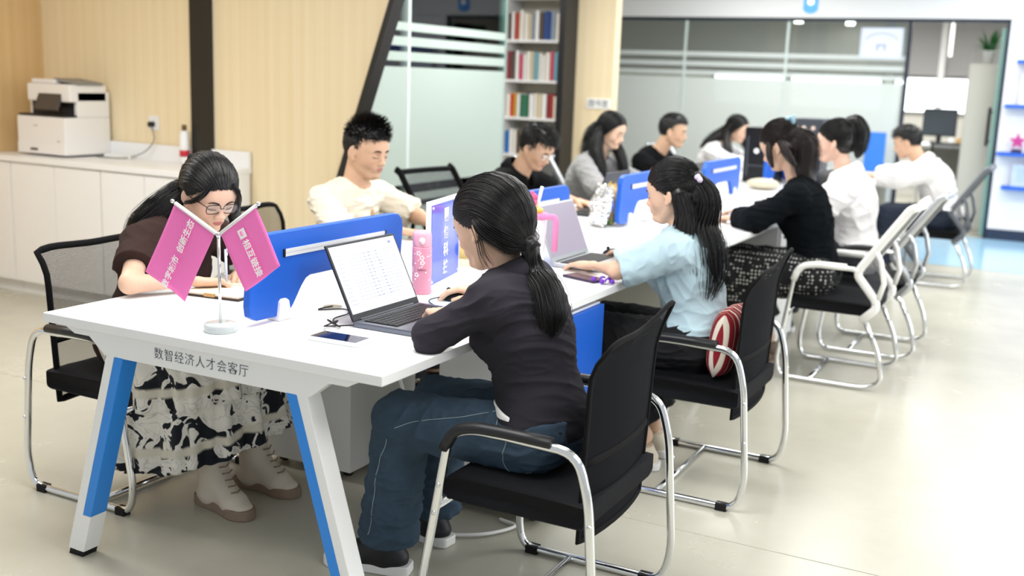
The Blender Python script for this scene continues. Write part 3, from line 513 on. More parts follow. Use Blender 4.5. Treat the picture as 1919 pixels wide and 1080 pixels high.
# crossed table banners
t=thing('banner_stand',(.57,.125,.75),'chrome stand with two small crossed pink banners at the desk end','banner stand')
obj('base',lathe([(.044,0),(.046,.003),(.046,.02),(.043,.024)],40),mat('acrylic_base','#D5DDDF',.08,alpha=.8),t,True); obj('pole',tube([(0,0,.02),(-.003,0,.27)],.0045,12),CHROME,t,True); obj('hub',sphere((-.003,0,.272),.008,8),CHROME,t,True)
def banner(P0,P1,dn,L,txt,side,logo=False):
    P0,P1,dn=map(lambda a:np.array(a,float),(P0,P1,dn)); u=P1-P0; W=np.linalg.norm(u); u/=W; dn/=np.linalg.norm(dn)
    rod=obj('cross_rod',join(tube([P0-u*.003,P1+u*.004],.0028,8),sphere(P1+u*.006,.006,8)),CHROME,t,True)
    nrm=np.cross(u,-dn); nrm=nrm/np.linalg.norm(nrm)
    if nrm[1]>0: nrm=-nrm
    obj('rod_sleeve',tube([P0+u*.008,P1-u*.006],.006,8,sq=(1,1)),WP,rod,True)
    V=[];F=[];nu,nv=12,16
    for j in range(nv+1):
        for i in range(nu+1):
            a,b=i/nu,j/nv; V.append(P0+u*(.008+(W-.014)*a)+dn*(L*b)+nrm*(.004*math.sin(a*5+b*3)*b+.002))
    for j in range(nv):
        for i in range(nu): q=j*(nu+1)+i; F.append((q,q+1,q+nu+2,q+nu+1))
    bn=obj('banner_cloth',(V,F),PINKF,t,True); s=bn.modifiers.new('s','SOLIDIFY'); s.thickness=.0012; s.offset=0
    Xd,Yd=(-dn,None) if side=='up' else (dn,None)
    Xd=Xd if side=='up' else dn
    Yd=np.cross(nrm,Xd); c=P0+u*(W*.5+.0)+dn*(L*.52)+nrm*.0085+(Xd*.022 if logo else 0)
    text(txt,.027,WHITEF,bn,frame4(c,Xd,Yd,nrm),bold=.0004)
    if logo:
        c2=c-Xd*.073; o_=obj('emblem',([c2-nrm*.002+Xd*a+Yd*b for a,b in ((-.013,-.013),(.013,-.013),(.013,.013),(-.013,.013))],[(0,1,2,3)]),WHITEF,bn)
        tb=[c2+nrm*.0006+Xd*(.006*math.cos(q)*1.1)+Yd*(.006*math.sin(q)+(.003 if q>math.pi else -.003)) for q in np.linspace(.3,5.6,16)]
        obj('emblem_mark',tube(tb,.0013,5),PINKF,bn)
banner((-.006,0,.272),(-.165,0,.348),(-.49,0,-.872),.238,'数字城市  创新生态','up'); banner((.0,0,.272),(.135,0,.366),(.46,.0,-.80),.175,'相互链接','down',True)
# notebook and pen of the woman in brown
t=thing('notebook',(.215,.60,.75),'open notebook with cream pages under the writing hand','notebook',None,.12)
obj('cover',bb(-.11,.11,-.165,.165,0,.006),mat('notebook_cover','#3A2B22',.6),t); obj('pages',join(bb(-.105,.105,-.16,-.002,.006,.014),bb(-.105,.105,.002,.16,.006,.016)),mat('pages_cream','#F4E9CF',.7),t,bevel=.002); obj('bookmark_tab',bb(-.02,.02,-.166,-.158,.005,.0155),mat('tab_tan','#C89F66',.6),t)
t=thing('pen',(.205,.55,.772),'clear ballpoint pen held by the woman in brown','pen'); dpn=np.array([-.25,.25,.93]); dpn/=np.linalg.norm(dpn); obj('barrel',tube([dpn*.01,dpn*.12],.0045,10),mat('pen_white','#C9D2E6',.2),t,True); obj('tip',tube([dpn*-.006,dpn*.012],[.001,.004],8),SILVER,t,True); obj('clip',tube([dpn*.1+V3(.006,0,0),dpn*.135+V3(.006,0,0)],.0022,6),CHROME,t,True)
# tumbler
t=thing('straw_tumbler',(.80,1.61,.75),'white tumbler with pink handle, yellow lid and pink straw charm','tumbler')
obj('body',lathe([(.034,0),(.038,.004),(.047,.19),(.047,.2)],32),mat('tumbler_white','#F3F2F4',.25),t,True); PK=mat('handle_pink','#F58CC0',.35)
obj('collar',lathe([(.049,.195),(.05,.2),(.05,.215),(.047,.218)],32),PK,t,True); obj('lid',lathe([(.03,.218),(.03,.232),(.026,.236)],24),mat('lid_yellow','#F4C85A',.4),t,True)
obj('handle',tube(fillet([(.03,-.03,.208),(.085,.0,.208),(.09,.0,.19),(.088,.0,.075)],.012,4),.0095,10,sq=(1,1.2)),PK,t,True); obj('straw',tube([(.005,0,.23),(.025,.0,.32)],.0065,10),WHITEF,t,True); obj('straw_charm',join(sphere((-.005,-.01,.258),.015),sphere((-.003,-.01,.28),.013),sphere((-.012,-.008,.293),.008)),mat('charm_pink','#F0608F',.4),t,True)
# things around the tumbler
t=thing('hair_band_phone',(1.06,1.52,.75),'dark smartphone with purple charms lying near the desk edge','phone',None,-.35); obj('case',bb(-.08,.08,-.038,.038,0,.01),mat('phone_plum','#3C2A45',.2),t,bevel=.003); obj('charms',join(*[sphere((random.uniform(.06,.15),random.uniform(-.03,.03),.013),random.uniform(.008,.014),6) for _ in range(7)]),mat('charm_purple','#6E35B5',.4),t,True); obj('white_charm',join(sphere((.11,-.01,.012),(.02,.012,.01),6)),WP,t,True)
t=thing('storage_jar',(.555,1.5,.75),'clear jar with yellow label and white lid behind the blue name sign','jar'); obj('body',lathe([(.04,0),(.042,.004),(.042,.12)],28),mat('jar_clear','#EFE6CF',.2),t,True); obj('lid',lathe([(.045,.12),(.045,.145),(.04,.148)],28),WP,t,True); obj('label',lathe([(.0425,.03),(.0425,.1)],28),mat('jar_label','#D9BE7C',.5),t,True)
t=thing('white_canister',(.66,1.62,.75),'tall white canister with a round blue logo beside the divider','canister'); obj('body',lathe([(.044,0),(.046,.004),(.046,.16),(.04,.175),(.03,.18)],28),WP,t,True); obj('round_mark',sphere((.018,-.041,.05),(.024,.008,.032),10),BLUE,t,True)
# snack bags
def bag(loc,rz,cols,lab,seed,foil):
    t=thing('snack_bag',loc,lab,'snack bag',None,rz); r2=np.random.default_rng(seed); V=[];F=[]; n=22
    for s in (1,-1):
        for j in range(n+1):
            for i in range(n+1):
                u,v=i/n*2-1,j/n; th=.045*(1-u*u)**.5*math.sin(math.pi*min(1,v*1.05+.02))**.6 if abs(u)<1 else 0
                V.append((s*th+.012*math.sin(7*u+seed)*math.sin(9*v)+r2.normal(0,.0022),u*.075+r2.normal(0,.001),v*.21+.006*math.sin(9*u)*v))
    for s in (0,1):
        for j in range(n):
            for i in range(n): a=s*(n+1)**2+j*(n+1)+i; F.append((a,a+1,a+n+2,a+n+1))
    V=np.array(V)@roty(.22).T; V[:,2]-=V[:,2].min()
    return obj('foil' if foil else 'packet',(V,F),cols,t,not foil)
bag((.50,2.92,.752),.9,mat('foil','#E9E9EC',.18,.9),'crumpled shiny silver snack bag on the middle desk',3,True); bb2=bag((.50,3.05,.752),.8,mat('gold_bag','#C9AE74',.35,.3),'tan and green snack bag leaning beside the silver one',5,False)
obj('green_corner',sphere((.0,-.04,.02),(.03,.03,.018),8),mat('bag_green','#3FA34D',.4),bb2,True)
t=thing('fruit_snack',(.62,3.72,.752),'small orange snack packet behind the blue divider','packet'); obj('packet',sphere((0,0,.03),(.05,.04,.03),8),mat('orange_pack','#D98238',.4),t,True)
# computer towers, bag etc on the farthest desk
t=thing('computer_tower',(.44,6.3,.752),'black desktop computer tower with a round white badge on the far desk','computer'); obj('case',bb(-.12,.14,-.15,.2,0,.42),mat('tower_black','#0B0D16',.3),t,bevel=.006); obj('badge',lathe([(.02,0),(.02,.002)],18),WHITEF,t,loc=(-.02,-.151,.24),rot=(math.pi/2,0,0)); obj('front_panel',join(bb(-.08,.1,-.154,-.15,.12,.135),bb(-.1,-.08,-.154,-.15,.05,.35)),mat('tower_trim','#3C3F48',.3),t)
t=thing('equipment_case',(.78,6.4,.752),'dark grey equipment case with two round stickers on the far desk','case'); obj('case',bb(-.12,.09,-.1,.2,0,.5),mat('case_grey','#3F444C',.45),t,bevel=.006); obj('groove',bb(-.12,.09,-.103,-.1,.33,.342),mat('case_light','#8A8F96',.4),t)
for x in (-.05,.02): obj('sticker',lathe([(.016,0),(.016,.002)],16),mat('sticker_cream','#E5CDBB',.5),t,loc=(x,-.101,.43),rot=(math.pi/2,0,0))
t=thing('small_sign',(.8,6.1,.752),'small upright violet sign in a white frame near the equipment case','sign'); obj('frame',bb(-.045,.045,0,.01,0,.26),mat('frame_lilac','#B9B6E0',.3),t); obj('sheet',bb(-.035,.035,-.002,0,.02,.25),mat('sheet_indigo','#3C45A8',.3),t)
tag(obj('crumpled_bag',sphere((.62,5.65,.79),(.12,.1,.04),14),mat('beige_cloth','#CFC6B0',.8,bump=(30,1.0)),smooth=True),'crumpled beige bag lying on the far desk','bag')
tag(obj('black_handbag',sphere((1.08,5.75,.83),(.11,.17,.09),14),mat('bag_black','#17181B',.6),smooth=True),'black handbag on the desk behind the woman in the white shirt','bag')
t=thing('open_book',(.95,4.05,.75),'open white papers on the desk under the hand of the woman in the cardigan','papers',None,.3); obj('sheets',bb(-.14,.14,-.1,.1,0,.004),WHITEF,t)
# cushion
cu=[]
t=thing('cushion',(1.575,1.69,.562),'red cushion with cream stripes on the chair behind the woman in light blue','cushion')
def cush(n=26):
    V=[];F=[]
    for s in (1,-1):
        for j in range(n+1):
            for i in range(n+1):
                u,v=i/n*2-1,j/n*2-1; b=(1-u**4)*(1-v**4); V.append((s*.065*max(b,0)**.6,u*.165*(1-.08*v*v),v*.15*(1-.08*u*u)))
    for s in (0,1):
        for j in range(n):
            for i in range(n): a=s*(n+1)**2+j*(n+1)+i; F.append((a,a+1,a+n+2,a+n+1))
    return V,F
cm=mat('cushion_red','#8E1626',.85); nt,n,l,b=nodes(cm); tc=n.new('ShaderNodeTexCoord'); sp=n.new('ShaderNodeSeparateXYZ'); l.new(tc.outputs['Object'],sp.inputs[0])
a=n.new('ShaderNodeMath'); a.operation='MULTIPLY'; a.inputs[1].default_value=19; l.new(sp.outputs[1],a.inputs[0]); fr=n.new('ShaderNodeMath'); fr.operation='FRACT'; l.new(a.outputs[0],fr.inputs[0])
cr=n.new('ShaderNodeValToRGB'); e=cr.color_ramp; e.interpolation='CONSTANT'; e.elements[0].color=lin('#8E1626'); e.elements[1].position=.42; e.elements[1].color=lin('#E9DFCF'); x_=e.elements.new(.6); x_.color=lin('#8E1626'); x_=e.elements.new(.88); x_.color=lin('#4A0F18'); x_=e.elements.new(.94); x_.color=lin('#D9B8A0')
l.new(fr.outputs[0],cr.inputs[0]); l.new(cr.outputs[0],b.inputs['Base Color'])
g=cush(); obj('cover',xf((np.array(g[0])*.86,g[1]),roty(.12)),cm,t,True)
# ---------------------------------------------------------------- people: bodies modelled as smooth implicit surfaces
import openvdb as vdb
def nz(v): v=np.array(v,float); return v/(np.linalg.norm(v)+1e-12)
def vnoise(P,seed=0):
    P=np.asarray(P,float); i=np.floor(P).astype(np.int64); f=P-i; f=f*f*(3-2*f)
    def h(a,b,c):
        x=(a*374761393+b*668265263+c*2147483647+seed*1274126177)&0xffffffff; x=((x^(x>>13))*1274126177)&0xffffffff; return ((x^(x>>16))&0xffff)/65535.
    o=0
    for dx in (0,1):
        for dy in (0,1):
            for dz in (0,1):
                w_=(f[:,0] if dx else 1-f[:,0])*(f[:,1] if dy else 1-f[:,1])*(f[:,2] if dz else 1-f[:,2]); o=o+w_*h(i[:,0]+dx,i[:,1]+dy,i[:,2]+dz)
    return o
class Fld:
    def __init__(s): s.p=[]
    def cap(s,a,b,ra,rb,k=.02,S=None,R=None,sub=False,cuts=()): s.p.append(('c',np.array(a,float),np.array(b,float),ra,rb,k,S,R,sub,cuts)); return s
    def ell(s,c,r,k=.02,R=None,sub=False,cuts=()): s.p.append(('e',np.array(c,float),np.array(r,float),None,None,k,None,R,sub,cuts)); return s
    def plane(s,pt,n,k=.004): s.p.append(('p',np.array(pt,float),nz(n),None,None,k,None,None,True,())); return s
    def mesh(s,h=.004):
        lo=np.full(3,1e9); hi=-lo
        for q in s.p:
            if q[8] or q[0]=='p': continue
            if q[0]=='c': r=max(q[3],q[4])*(max(q[6]) if q[6] else 1); a=np.minimum(q[1],q[2])-r; b=np.maximum(q[1],q[2])+r
            else: r=max(q[2]); a=q[1]-r; b=q[1]+r
            lo=np.minimum(lo,a); hi=np.maximum(hi,b)
        lo-=.02; hi+=.02; n=np.ceil((hi-lo)/h).astype(int)+1
        G=np.full(n,.06,np.float32)
        for q in s.p:
            t,k,sub=q[0],q[5],q[8]
            if t=='p': sl=(slice(None),)*3; o=lo
            else:
                if t=='c': r=max(q[3],q[4])*(max(q[6]) if q[6] else 1)+.045; a=np.minimum(q[1],q[2])-r; b=np.maximum(q[1],q[2])+r
                else: r=max(q[2])+.045; a=q[1]-r; b=q[1]+r
                i0=np.clip(np.floor((a-lo)/h).astype(int),0,n-1); i1=np.clip(np.ceil((b-lo)/h).astype(int)+1,1,n)
                if (i1<=i0).any(): continue
                sl=tuple(slice(x,y) for x,y in zip(i0,i1)); o=lo+i0*h
            sh=G[sl].shape
            X=(o[0]+h*np.arange(sh[0],dtype=np.float32)).astype(np.float32)[:,None,None]; Y=(o[1]+h*np.arange(sh[1])).astype(np.float32)[None,:,None]; Z=(o[2]+h*np.arange(sh[2])).astype(np.float32)[None,None,:]
            if t=='p': d=(X-q[1][0])*q[2][0]+(Y-q[1][1])*q[2][1]+(Z-q[1][2])*q[2][2]; d=-d
            elif t=='e':
                x,y,z=X-q[1][0],Y-q[1][1],Z-q[1][2]; R=q[7] if q[7] is not None else np.eye(3); r=q[2]
                u=(x*R[0,0]+y*R[1,0]+z*R[2,0])/r[0]; v=(x*R[0,1]+y*R[1,1]+z*R[2,1])/r[1]; w_=(x*R[0,2]+y*R[1,2]+z*R[2,2])/r[2]
                k0=np.sqrt(u*u+v*v+w_*w_)+1e-6; k1=np.sqrt((u/r[0])**2+(v/r[1])**2+(w_/r[2])**2)+1e-6; d=k0*(k0-1)/k1
            else:
                a,b,ra,rb=q[1:5]; x,y,z=X-a[0],Y-a[1],Z-a[2]; ba=b-a
                if q[7] is not None:
                    R=q[7]; S=q[6]; x,y,z=[(x*R[0,i]+y*R[1,i]+z*R[2,i])/S[i] for i in range(3)]; ba=(R.T@ba)/np.array(S); sc=min(S)
                else: sc=1
                L=ba@ba+1e-12; tt=np.clip((x*ba[0]+y*ba[1]+z*ba[2])/L,0,1); d=(np.sqrt((x-tt*ba[0])**2+(y-tt*ba[1])**2+(z-tt*ba[2])**2)-(ra+tt*(rb-ra)))*sc
            for pt,nn in q[9]:
                pt=np.array(pt,float); nn=nz(nn); e=(X-pt[0])*nn[0]+(Y-pt[1])*nn[1]+(Z-pt[2])*nn[2]; d=np.maximum(d,e)
            g=G[sl]
            if sub:
                d=-d; hh=np.clip(.5-.5*(g-d)/k,0,1) ; G[sl]=(g*(1-hh)+d*hh+k*hh*(1-hh)).astype(np.float32)
            else:
                hh=np.clip(.5+.5*(g-d)/k,0,1); G[sl]=(g*(1-hh)+d*hh-k*hh*(1-hh)).astype(np.float32)
        gr=vdb.FloatGrid(); gr.copyFromArray(G); gr.transform=vdb.createLinearTransform(voxelSize=h)
        V,Q=gr.convertToQuads(isovalue=0.0); V=V+lo; Q=Q.astype(np.int64)
        a,b,c=V[Q[:,0]],V[Q[:,1]],V[Q[:,2]]
        if (np.cross(b-a,c-a)*(a-V.mean(0))).sum()<0: Q=Q[:,::-1]
        return V,Q
def vnorm(V,Q):
    n=np.cross(V[Q[:,2]]-V[Q[:,0]],V[Q[:,3]]-V[Q[:,1]]); N=np.zeros_like(V)
    for k in range(4): np.add.at(N,Q[:,k],n)
    return N/(np.linalg.norm(N,axis=1,keepdims=True)+1e-12)
def wrinkle(V,Q,amp,freq=(14,14,30),seed=0,R=None):
    N=vnorm(V,Q); P=V if R is None else V@R
    W=vnoise(P*3.1,seed+9)[:,None]*np.array([3,2,4.]); n1=vnoise(P*np.array(freq)+W,seed); n2=vnoise(P*np.array(freq)*2.1+W*2,seed+3)
    d=(1-np.abs(2*n1-1))**2-.35+.4*((1-np.abs(2*n2-1))**2-.35); return V+N*(d*amp)[:,None]
def qobj(name,V,Q,m,parent,col=None):
    me=bpy.data.meshes.new(name); V=np.asarray(V,np.float32)
    me.vertices.add(len(V)); me.vertices.foreach_set('co',V.ravel()); nq=len(Q); me.loops.add(nq*4); me.polygons.add(nq)
    me.loops.foreach_set('vertex_index',np.asarray(Q,np.int32).ravel()); me.polygons.foreach_set('loop_start',np.arange(0,nq*4,4,dtype=np.int32)); me.polygons.foreach_set('use_smooth',np.ones(nq,bool))
    me.update(calc_edges=True); me.validate(); me.materials.append(m)
    if col is not None:
        a=me.color_attributes.new('Col','FLOAT_COLOR','POINT'); a.data.foreach_set('color',np.hstack([col,np.ones((len(V),1))]).astype(np.float32).ravel())
    o=bpy.data.objects.new(name,me); C.objects.link(o); o.parent=parent; return o
def skinm(name,base):
    m=mat(name,base,.48); nt,n,l,b=nodes(m); at=n.new('ShaderNodeAttribute'); at.attribute_name='Col'; l.new(at.outputs['Color'],b.inputs['Base Color']); b.inputs['Subsurface Weight'].default_value=.12; b.inputs['Subsurface Radius'].default_value=(.012,.005,.003); b.inputs['Specular IOR Level'].default_value=.35; return m
SKIN=skinm('skin','#E6B796')
HAIR=mat('black_hair','#0B0A0C',.36,spec=.6); HAIRB=mat('dark_brown_hair','#1C1210',.4,spec=.5); BROW=mat('brow_hair','#1A1413',.7); LASH=mat('lash','#120E0E',.6)
def strandgeo(P,r0,r1,wide=1.0):
    """P: N strands x K points x 3 -> thin three sided tubes"""
    N,K,_=P.shape; T=np.empty_like(P); T[:,1:-1]=P[:,2:]-P[:,:-2]; T[:,0]=P[:,1]-P[:,0]; T[:,-1]=P[:,-1]-P[:,-2]; T/=np.linalg.norm(T,axis=2,keepdims=True)+1e-9
    h=np.array([.13,.31,.94]); U=np.cross(T,h); U/=np.linalg.norm(U,axis=2,keepdims=True)+1e-9; W_=np.cross(T,U); r=np.linspace(r0,r1,K)[None,:,None]
    V=np.stack([P+r*(math.cos(a)*U*wide+math.sin(a)*W_) for a in (0,2.094,4.189)],2).reshape(-1,3)
    i=np.arange(N)[:,None,None]*K*3+np.arange(K-1)[None,:,None]*3; k=np.arange(3)[None,None,:]; k2=(k+1)%3
    Q=np.stack([i+k,i+k2,i+3+k2,i+3+k],3).reshape(-1,4); return V,Q
def cat(*g):
    V=[];Q=[];n=0
    for v,q in g: V.append(v); Q.append(q+n); n+=len(v)
    return np.vstack(V),np.vstack(Q)
def lock(G,rad,N,r0=.0011,r1=.0004,K=18,wig=.004,surf=.5,flat=None,seed=0,fray=.0):
    """a lock of N strands following the guide points G with cross radii rad"""
    r_=np.random.default_rng(seed); S=spl(G,10); t=np.linspace(0,len(S)-1,K); S=np.stack([np.interp(t,np.arange(len(S)),S[:,i]) for i in range(3)],1)
    rd=np.interp(np.linspace(0,1,K),np.linspace(0,1,len(rad)),rad); T=np.gradient(S,axis=0); T/=np.linalg.norm(T,axis=1,keepdims=True)
    h=nz(flat) if flat is not None else np.array([.0,1,.02]); U=np.cross(T,h); U/=np.linalg.norm(U,axis=1,keepdims=True)+1e-9; W_=np.cross(T,U)
    a=r_.uniform(0,6.283,N); q=r_.uniform(0,1,N)**surf; fl=(.55 if flat is not None else 1)
    L=r_.uniform(.86,1.0,N)
    P=np.empty((N,K,3))
    for j in range(N):
        tt=np.linspace(0,L[j],K)*(K-1); Sj=np.stack([np.interp(tt,np.arange(K),S[:,i]) for i in range(3)],1); Uj=np.stack([np.interp(tt,np.arange(K),U[:,i]) for i in range(3)],1); Wj=np.stack([np.interp(tt,np.arange(K),W_[:,i]) for i in range(3)],1); rj=np.interp(tt,np.arange(K),rd)
        ph=r_.uniform(0,6.28); w1=wig*np.sin(np.linspace(0,r_.uniform(2,6),K)+ph)*np.linspace(.2,1,K); fr_=1+fray*r_.normal()*np.linspace(0,1,K)
        P[j]=Sj+Uj*(rj*q[j]*math.cos(a[j])*fl*fr_+w1)[:,None]+Wj*(rj*q[j]*math.sin(a[j])*fr_+w1*.6)[:,None]
    return strandgeo(P,r0,r1)
def headframe(fwd,roll=0):
    X=nz(fwd); Z=np.array([0,0,1.]); Y=nz(np.cross(Z,X)); Z=np.cross(X,Y); c,s=math.cos(roll),math.sin(roll); Y,Z=c*Y+s*Z,-s*Y+c*Z
    return np.stack([X,Y,Z],1)   # columns
def add_head(F,c,R,s=1.,male=True,neck=None):
    def L(*p): return c+R@(np.array(p,float)*s)
    def e(p,r,k=.012,sub=False,Q=None): F.ell(L(*p),np.array(r)*s,k*s,R if Q is None else R@Q,sub)
    def cp(a,b,ra,rb,k=.012,sub=False): F.cap(L(*a),L(*b),ra*s,rb*s,k*s,sub=sub)
    e((-.012,0,.032),(.097,.078,.088),.01); e((.022,0,-.012),(.066,.064,.085),.03); e((.03,0,.035),(.062,.068,.06),.03)
    j=1.06 if male else .94
    cp((.02,0,-.055),(.062,0,-.09),.042,.02*j,.02)
    for q in (-1,1):
        cp((-.006,q*.052*j,-.045),(.052,q*.016*j,-.093),.016,.014,.025); e((.05,q*.036,-.022),(.028,.024,.032),.02)
        cp((.078,q*.012,.022),(.072,q*.043,.02),.008,.007,.012); e((.096,q*.031,.004),(.017,.017,.010),.012,True); e((.071,q*.031,.003),(.0135,.0165,.0115),.004)
        e((-.004,q*.082,-.005),(.019,.0065,.031),.005,False,rotz(-q*.45)@roty(.15)); e((.004,q*.091,-.002),(.009,.0075,.017),.004,True); e((.004,q*.079,-.033),(.009,.006,.010),.006)
        e((.097,q*.0115,-.031),(.010,.0075,.008),.006)
    cp((.085,0,.016),(.103,0,-.024),.006,.0095,.012); e((.104,0,-.027),(.010,.0105,.0085),.006)
    for q in (-1,1): e((.103,q*.006,-.036),(.004,.003,.003),.003,True)
    e((.078,0,-.055),(.02,.028,.024),.018); cp((.091,-.014,-.051),(.091,.014,-.051),.0045,.0045,.006); e((.095,0,-.0505),(.007,.013,.0042),.004); e((.0925,0,-.0605),(.0085,.016,.0052),.005); cp((.104,-.016,-.0558),(.104,.016,-.0558),.0022,.0022,.003,True)
    e((.082,0,-.088),(.014,.018,.013),.014)
    if neck is not None: F.cap(L(-.022,0,-.045),neck,.055*s if male else .046*s,.06*s if male else .05*s,.018)
def hand(F,w,X,up,side,curl=(.25,.35,.3),s=1.,thumb=(.6,.5),spread=.06,fc=None):
    """w wrist point, X direction to the fingers, up back-of-hand normal, side +1 thumb towards Y=up x X"""
    X=nz(X); Y=nz(np.cross(up,X)); Z=np.cross(X,Y); R=np.stack([X,Y,Z],1)
    def L(*p): return w+R@(np.array(p,float)*s)
    lens=(.040,.025,.020); ys=(.029,.0105,-.0085,-.027); ml=(.086,.09,.085,.076); fs=(.95,1.05,.98,.8)
    for i in range(4):
        y=side*ys[i]; k=L(ml[i],y,.002); F.cap(L(.004,side*ys[i]*.55,0),k,.0125*s,.0105*s,.010)
        cu=curl if fc is None else fc[i]; a=0; p=k; r=.0088*s
        for jn in range(3):
            a+=cu[jn]; sp=side*spread*(1.5-i)*.5
            q=p+R@np.array([math.cos(a)*math.cos(sp),math.sin(sp)*math.cos(a),-math.sin(a)])*lens[jn]*fs[i]*s; F.cap(p,q,r,r*.92,.0035); p=q; r*=.92
    F.ell(L(.045,0,-.004),np.array((.045,.036,.013))*s,.01,R)
    b=L(.018,side*.024,-.006); d=nz(np.array([math.cos(thumb[0]),side*math.sin(thumb[0]),-.25])); q=b+R@d*.038*s; F.cap(b,q,.0145*s,.0105*s,.010)
    d=nz(np.array([math.cos(thumb[0]-thumb[1]),side*math.sin(thumb[0]-thumb[1]),-.3])); q2=q+R@d*.03*s; F.cap(q,q2,.0105*s,.0092*s,.004); q3=q2+R@nz(d+np.array([.1,-side*.15,-.1]))*.024*s; F.cap(q2,q3,.0092*s,.0078*s,.004)
    F.ell(L(.004,0,0),np.array((.02,.0245,.0165))*s,.01,R)
class Person:
    def __init__(s,lab,P,loc):
        s.t=thing('person',(0,0,0),lab,'person'); s.J={k:np.array(v,float) for k,v in P.items() if k not in('fwd',)}; s.P=P; s.o=loc
        s.s=P.get('s',1.0) if not isinstance(P.get('s',1.0),np.ndarray) else 1.0
def torso(F,J,f,e=0,male=True,k=.035,sc=1.):
    """f: facing unit vector"""
    pel,ch,nb=J['pel'],J['ch'],J['nb']; up=nz(ch-pel); left=nz(np.cross([0,0,1],f)); X=nz(np.cross(left,up)); R=np.stack([X,left,up],1)
    up2=nz(nb-ch); X2=nz(np.cross(left,up2)); R2=np.stack([X2,left,up2],1); w=1 if male else .9
    F.ell(pel+up*.01,np.array((.115,.165 if not male else .16,.12))*sc+e,k,R); F.ell(pel*.55+ch*.45,np.array((.098,.135*w,.16))*sc+e,k,R)
    F.ell(ch,np.array((.105,.158*w,.15))*sc+e,k,R); F.ell(ch*.45+nb*.55+X2*-.01,np.array((.085,.15*w,.085))*sc+e,k,R2)
    F.cap(J['sl'],J['sr'],.05*sc+e,.05*sc+e,k); mid=nb+up2*-.01
    for q in ('sl','sr'): F.cap(mid,J[q],.045*sc+e,.04*sc+e,k)
    if not male:
        for q in (-1,1): F.ell(ch+X*.075+left*q*.065+up*.01,np.array((.05,.06,.055))*sc+e,.03,R)
    return R,R2
def limb(F,J,side,e=0,a=1.,ru=.046,rf=.036,rw=.026,k=.015,upto=2.0,ease=(0,0,0)):
    S_,E_,W_=J['s'+side],J['e'+side],J['w'+side]
    if upto<=1:
        p=S_+(E_-S_)*upto; F.cap(S_,p,ru+e+ease[0],ru+(rf-ru)*upto+e+ease[1],k,cuts=[(p,E_-S_)])
    else:
        F.cap(S_,E_,ru+e+ease[0],rf+e+ease[1],k); 
        u=upto-1
        if u>0: p=E_+(W_-E_)*min(u,1); F.cap(E_,p,rf*1.04+e+ease[1],rf+(rw-rf)*u+e+ease[2],k,cuts=[(p,W_-E_)] if upto<2.5 else ())
def legs(F,J,e=0,k=.02,r=(.081,.054,.035),ease=(0,0,0),cut=True,upto=1.):
    for q in 'lr':
        h,kn,an=J['h'+q],J['k'+q],J['a'+q]; F.cap(h,kn,r[0]+e+ease[0],r[1]+e+ease[1],k); p=kn+(an-kn)*upto; F.cap(kn,p,r[1]+e+ease[1],r[1]+(r[2]-r[1])*upto+e+ease[2],k,cuts=[(p,an-kn)] if cut else ())
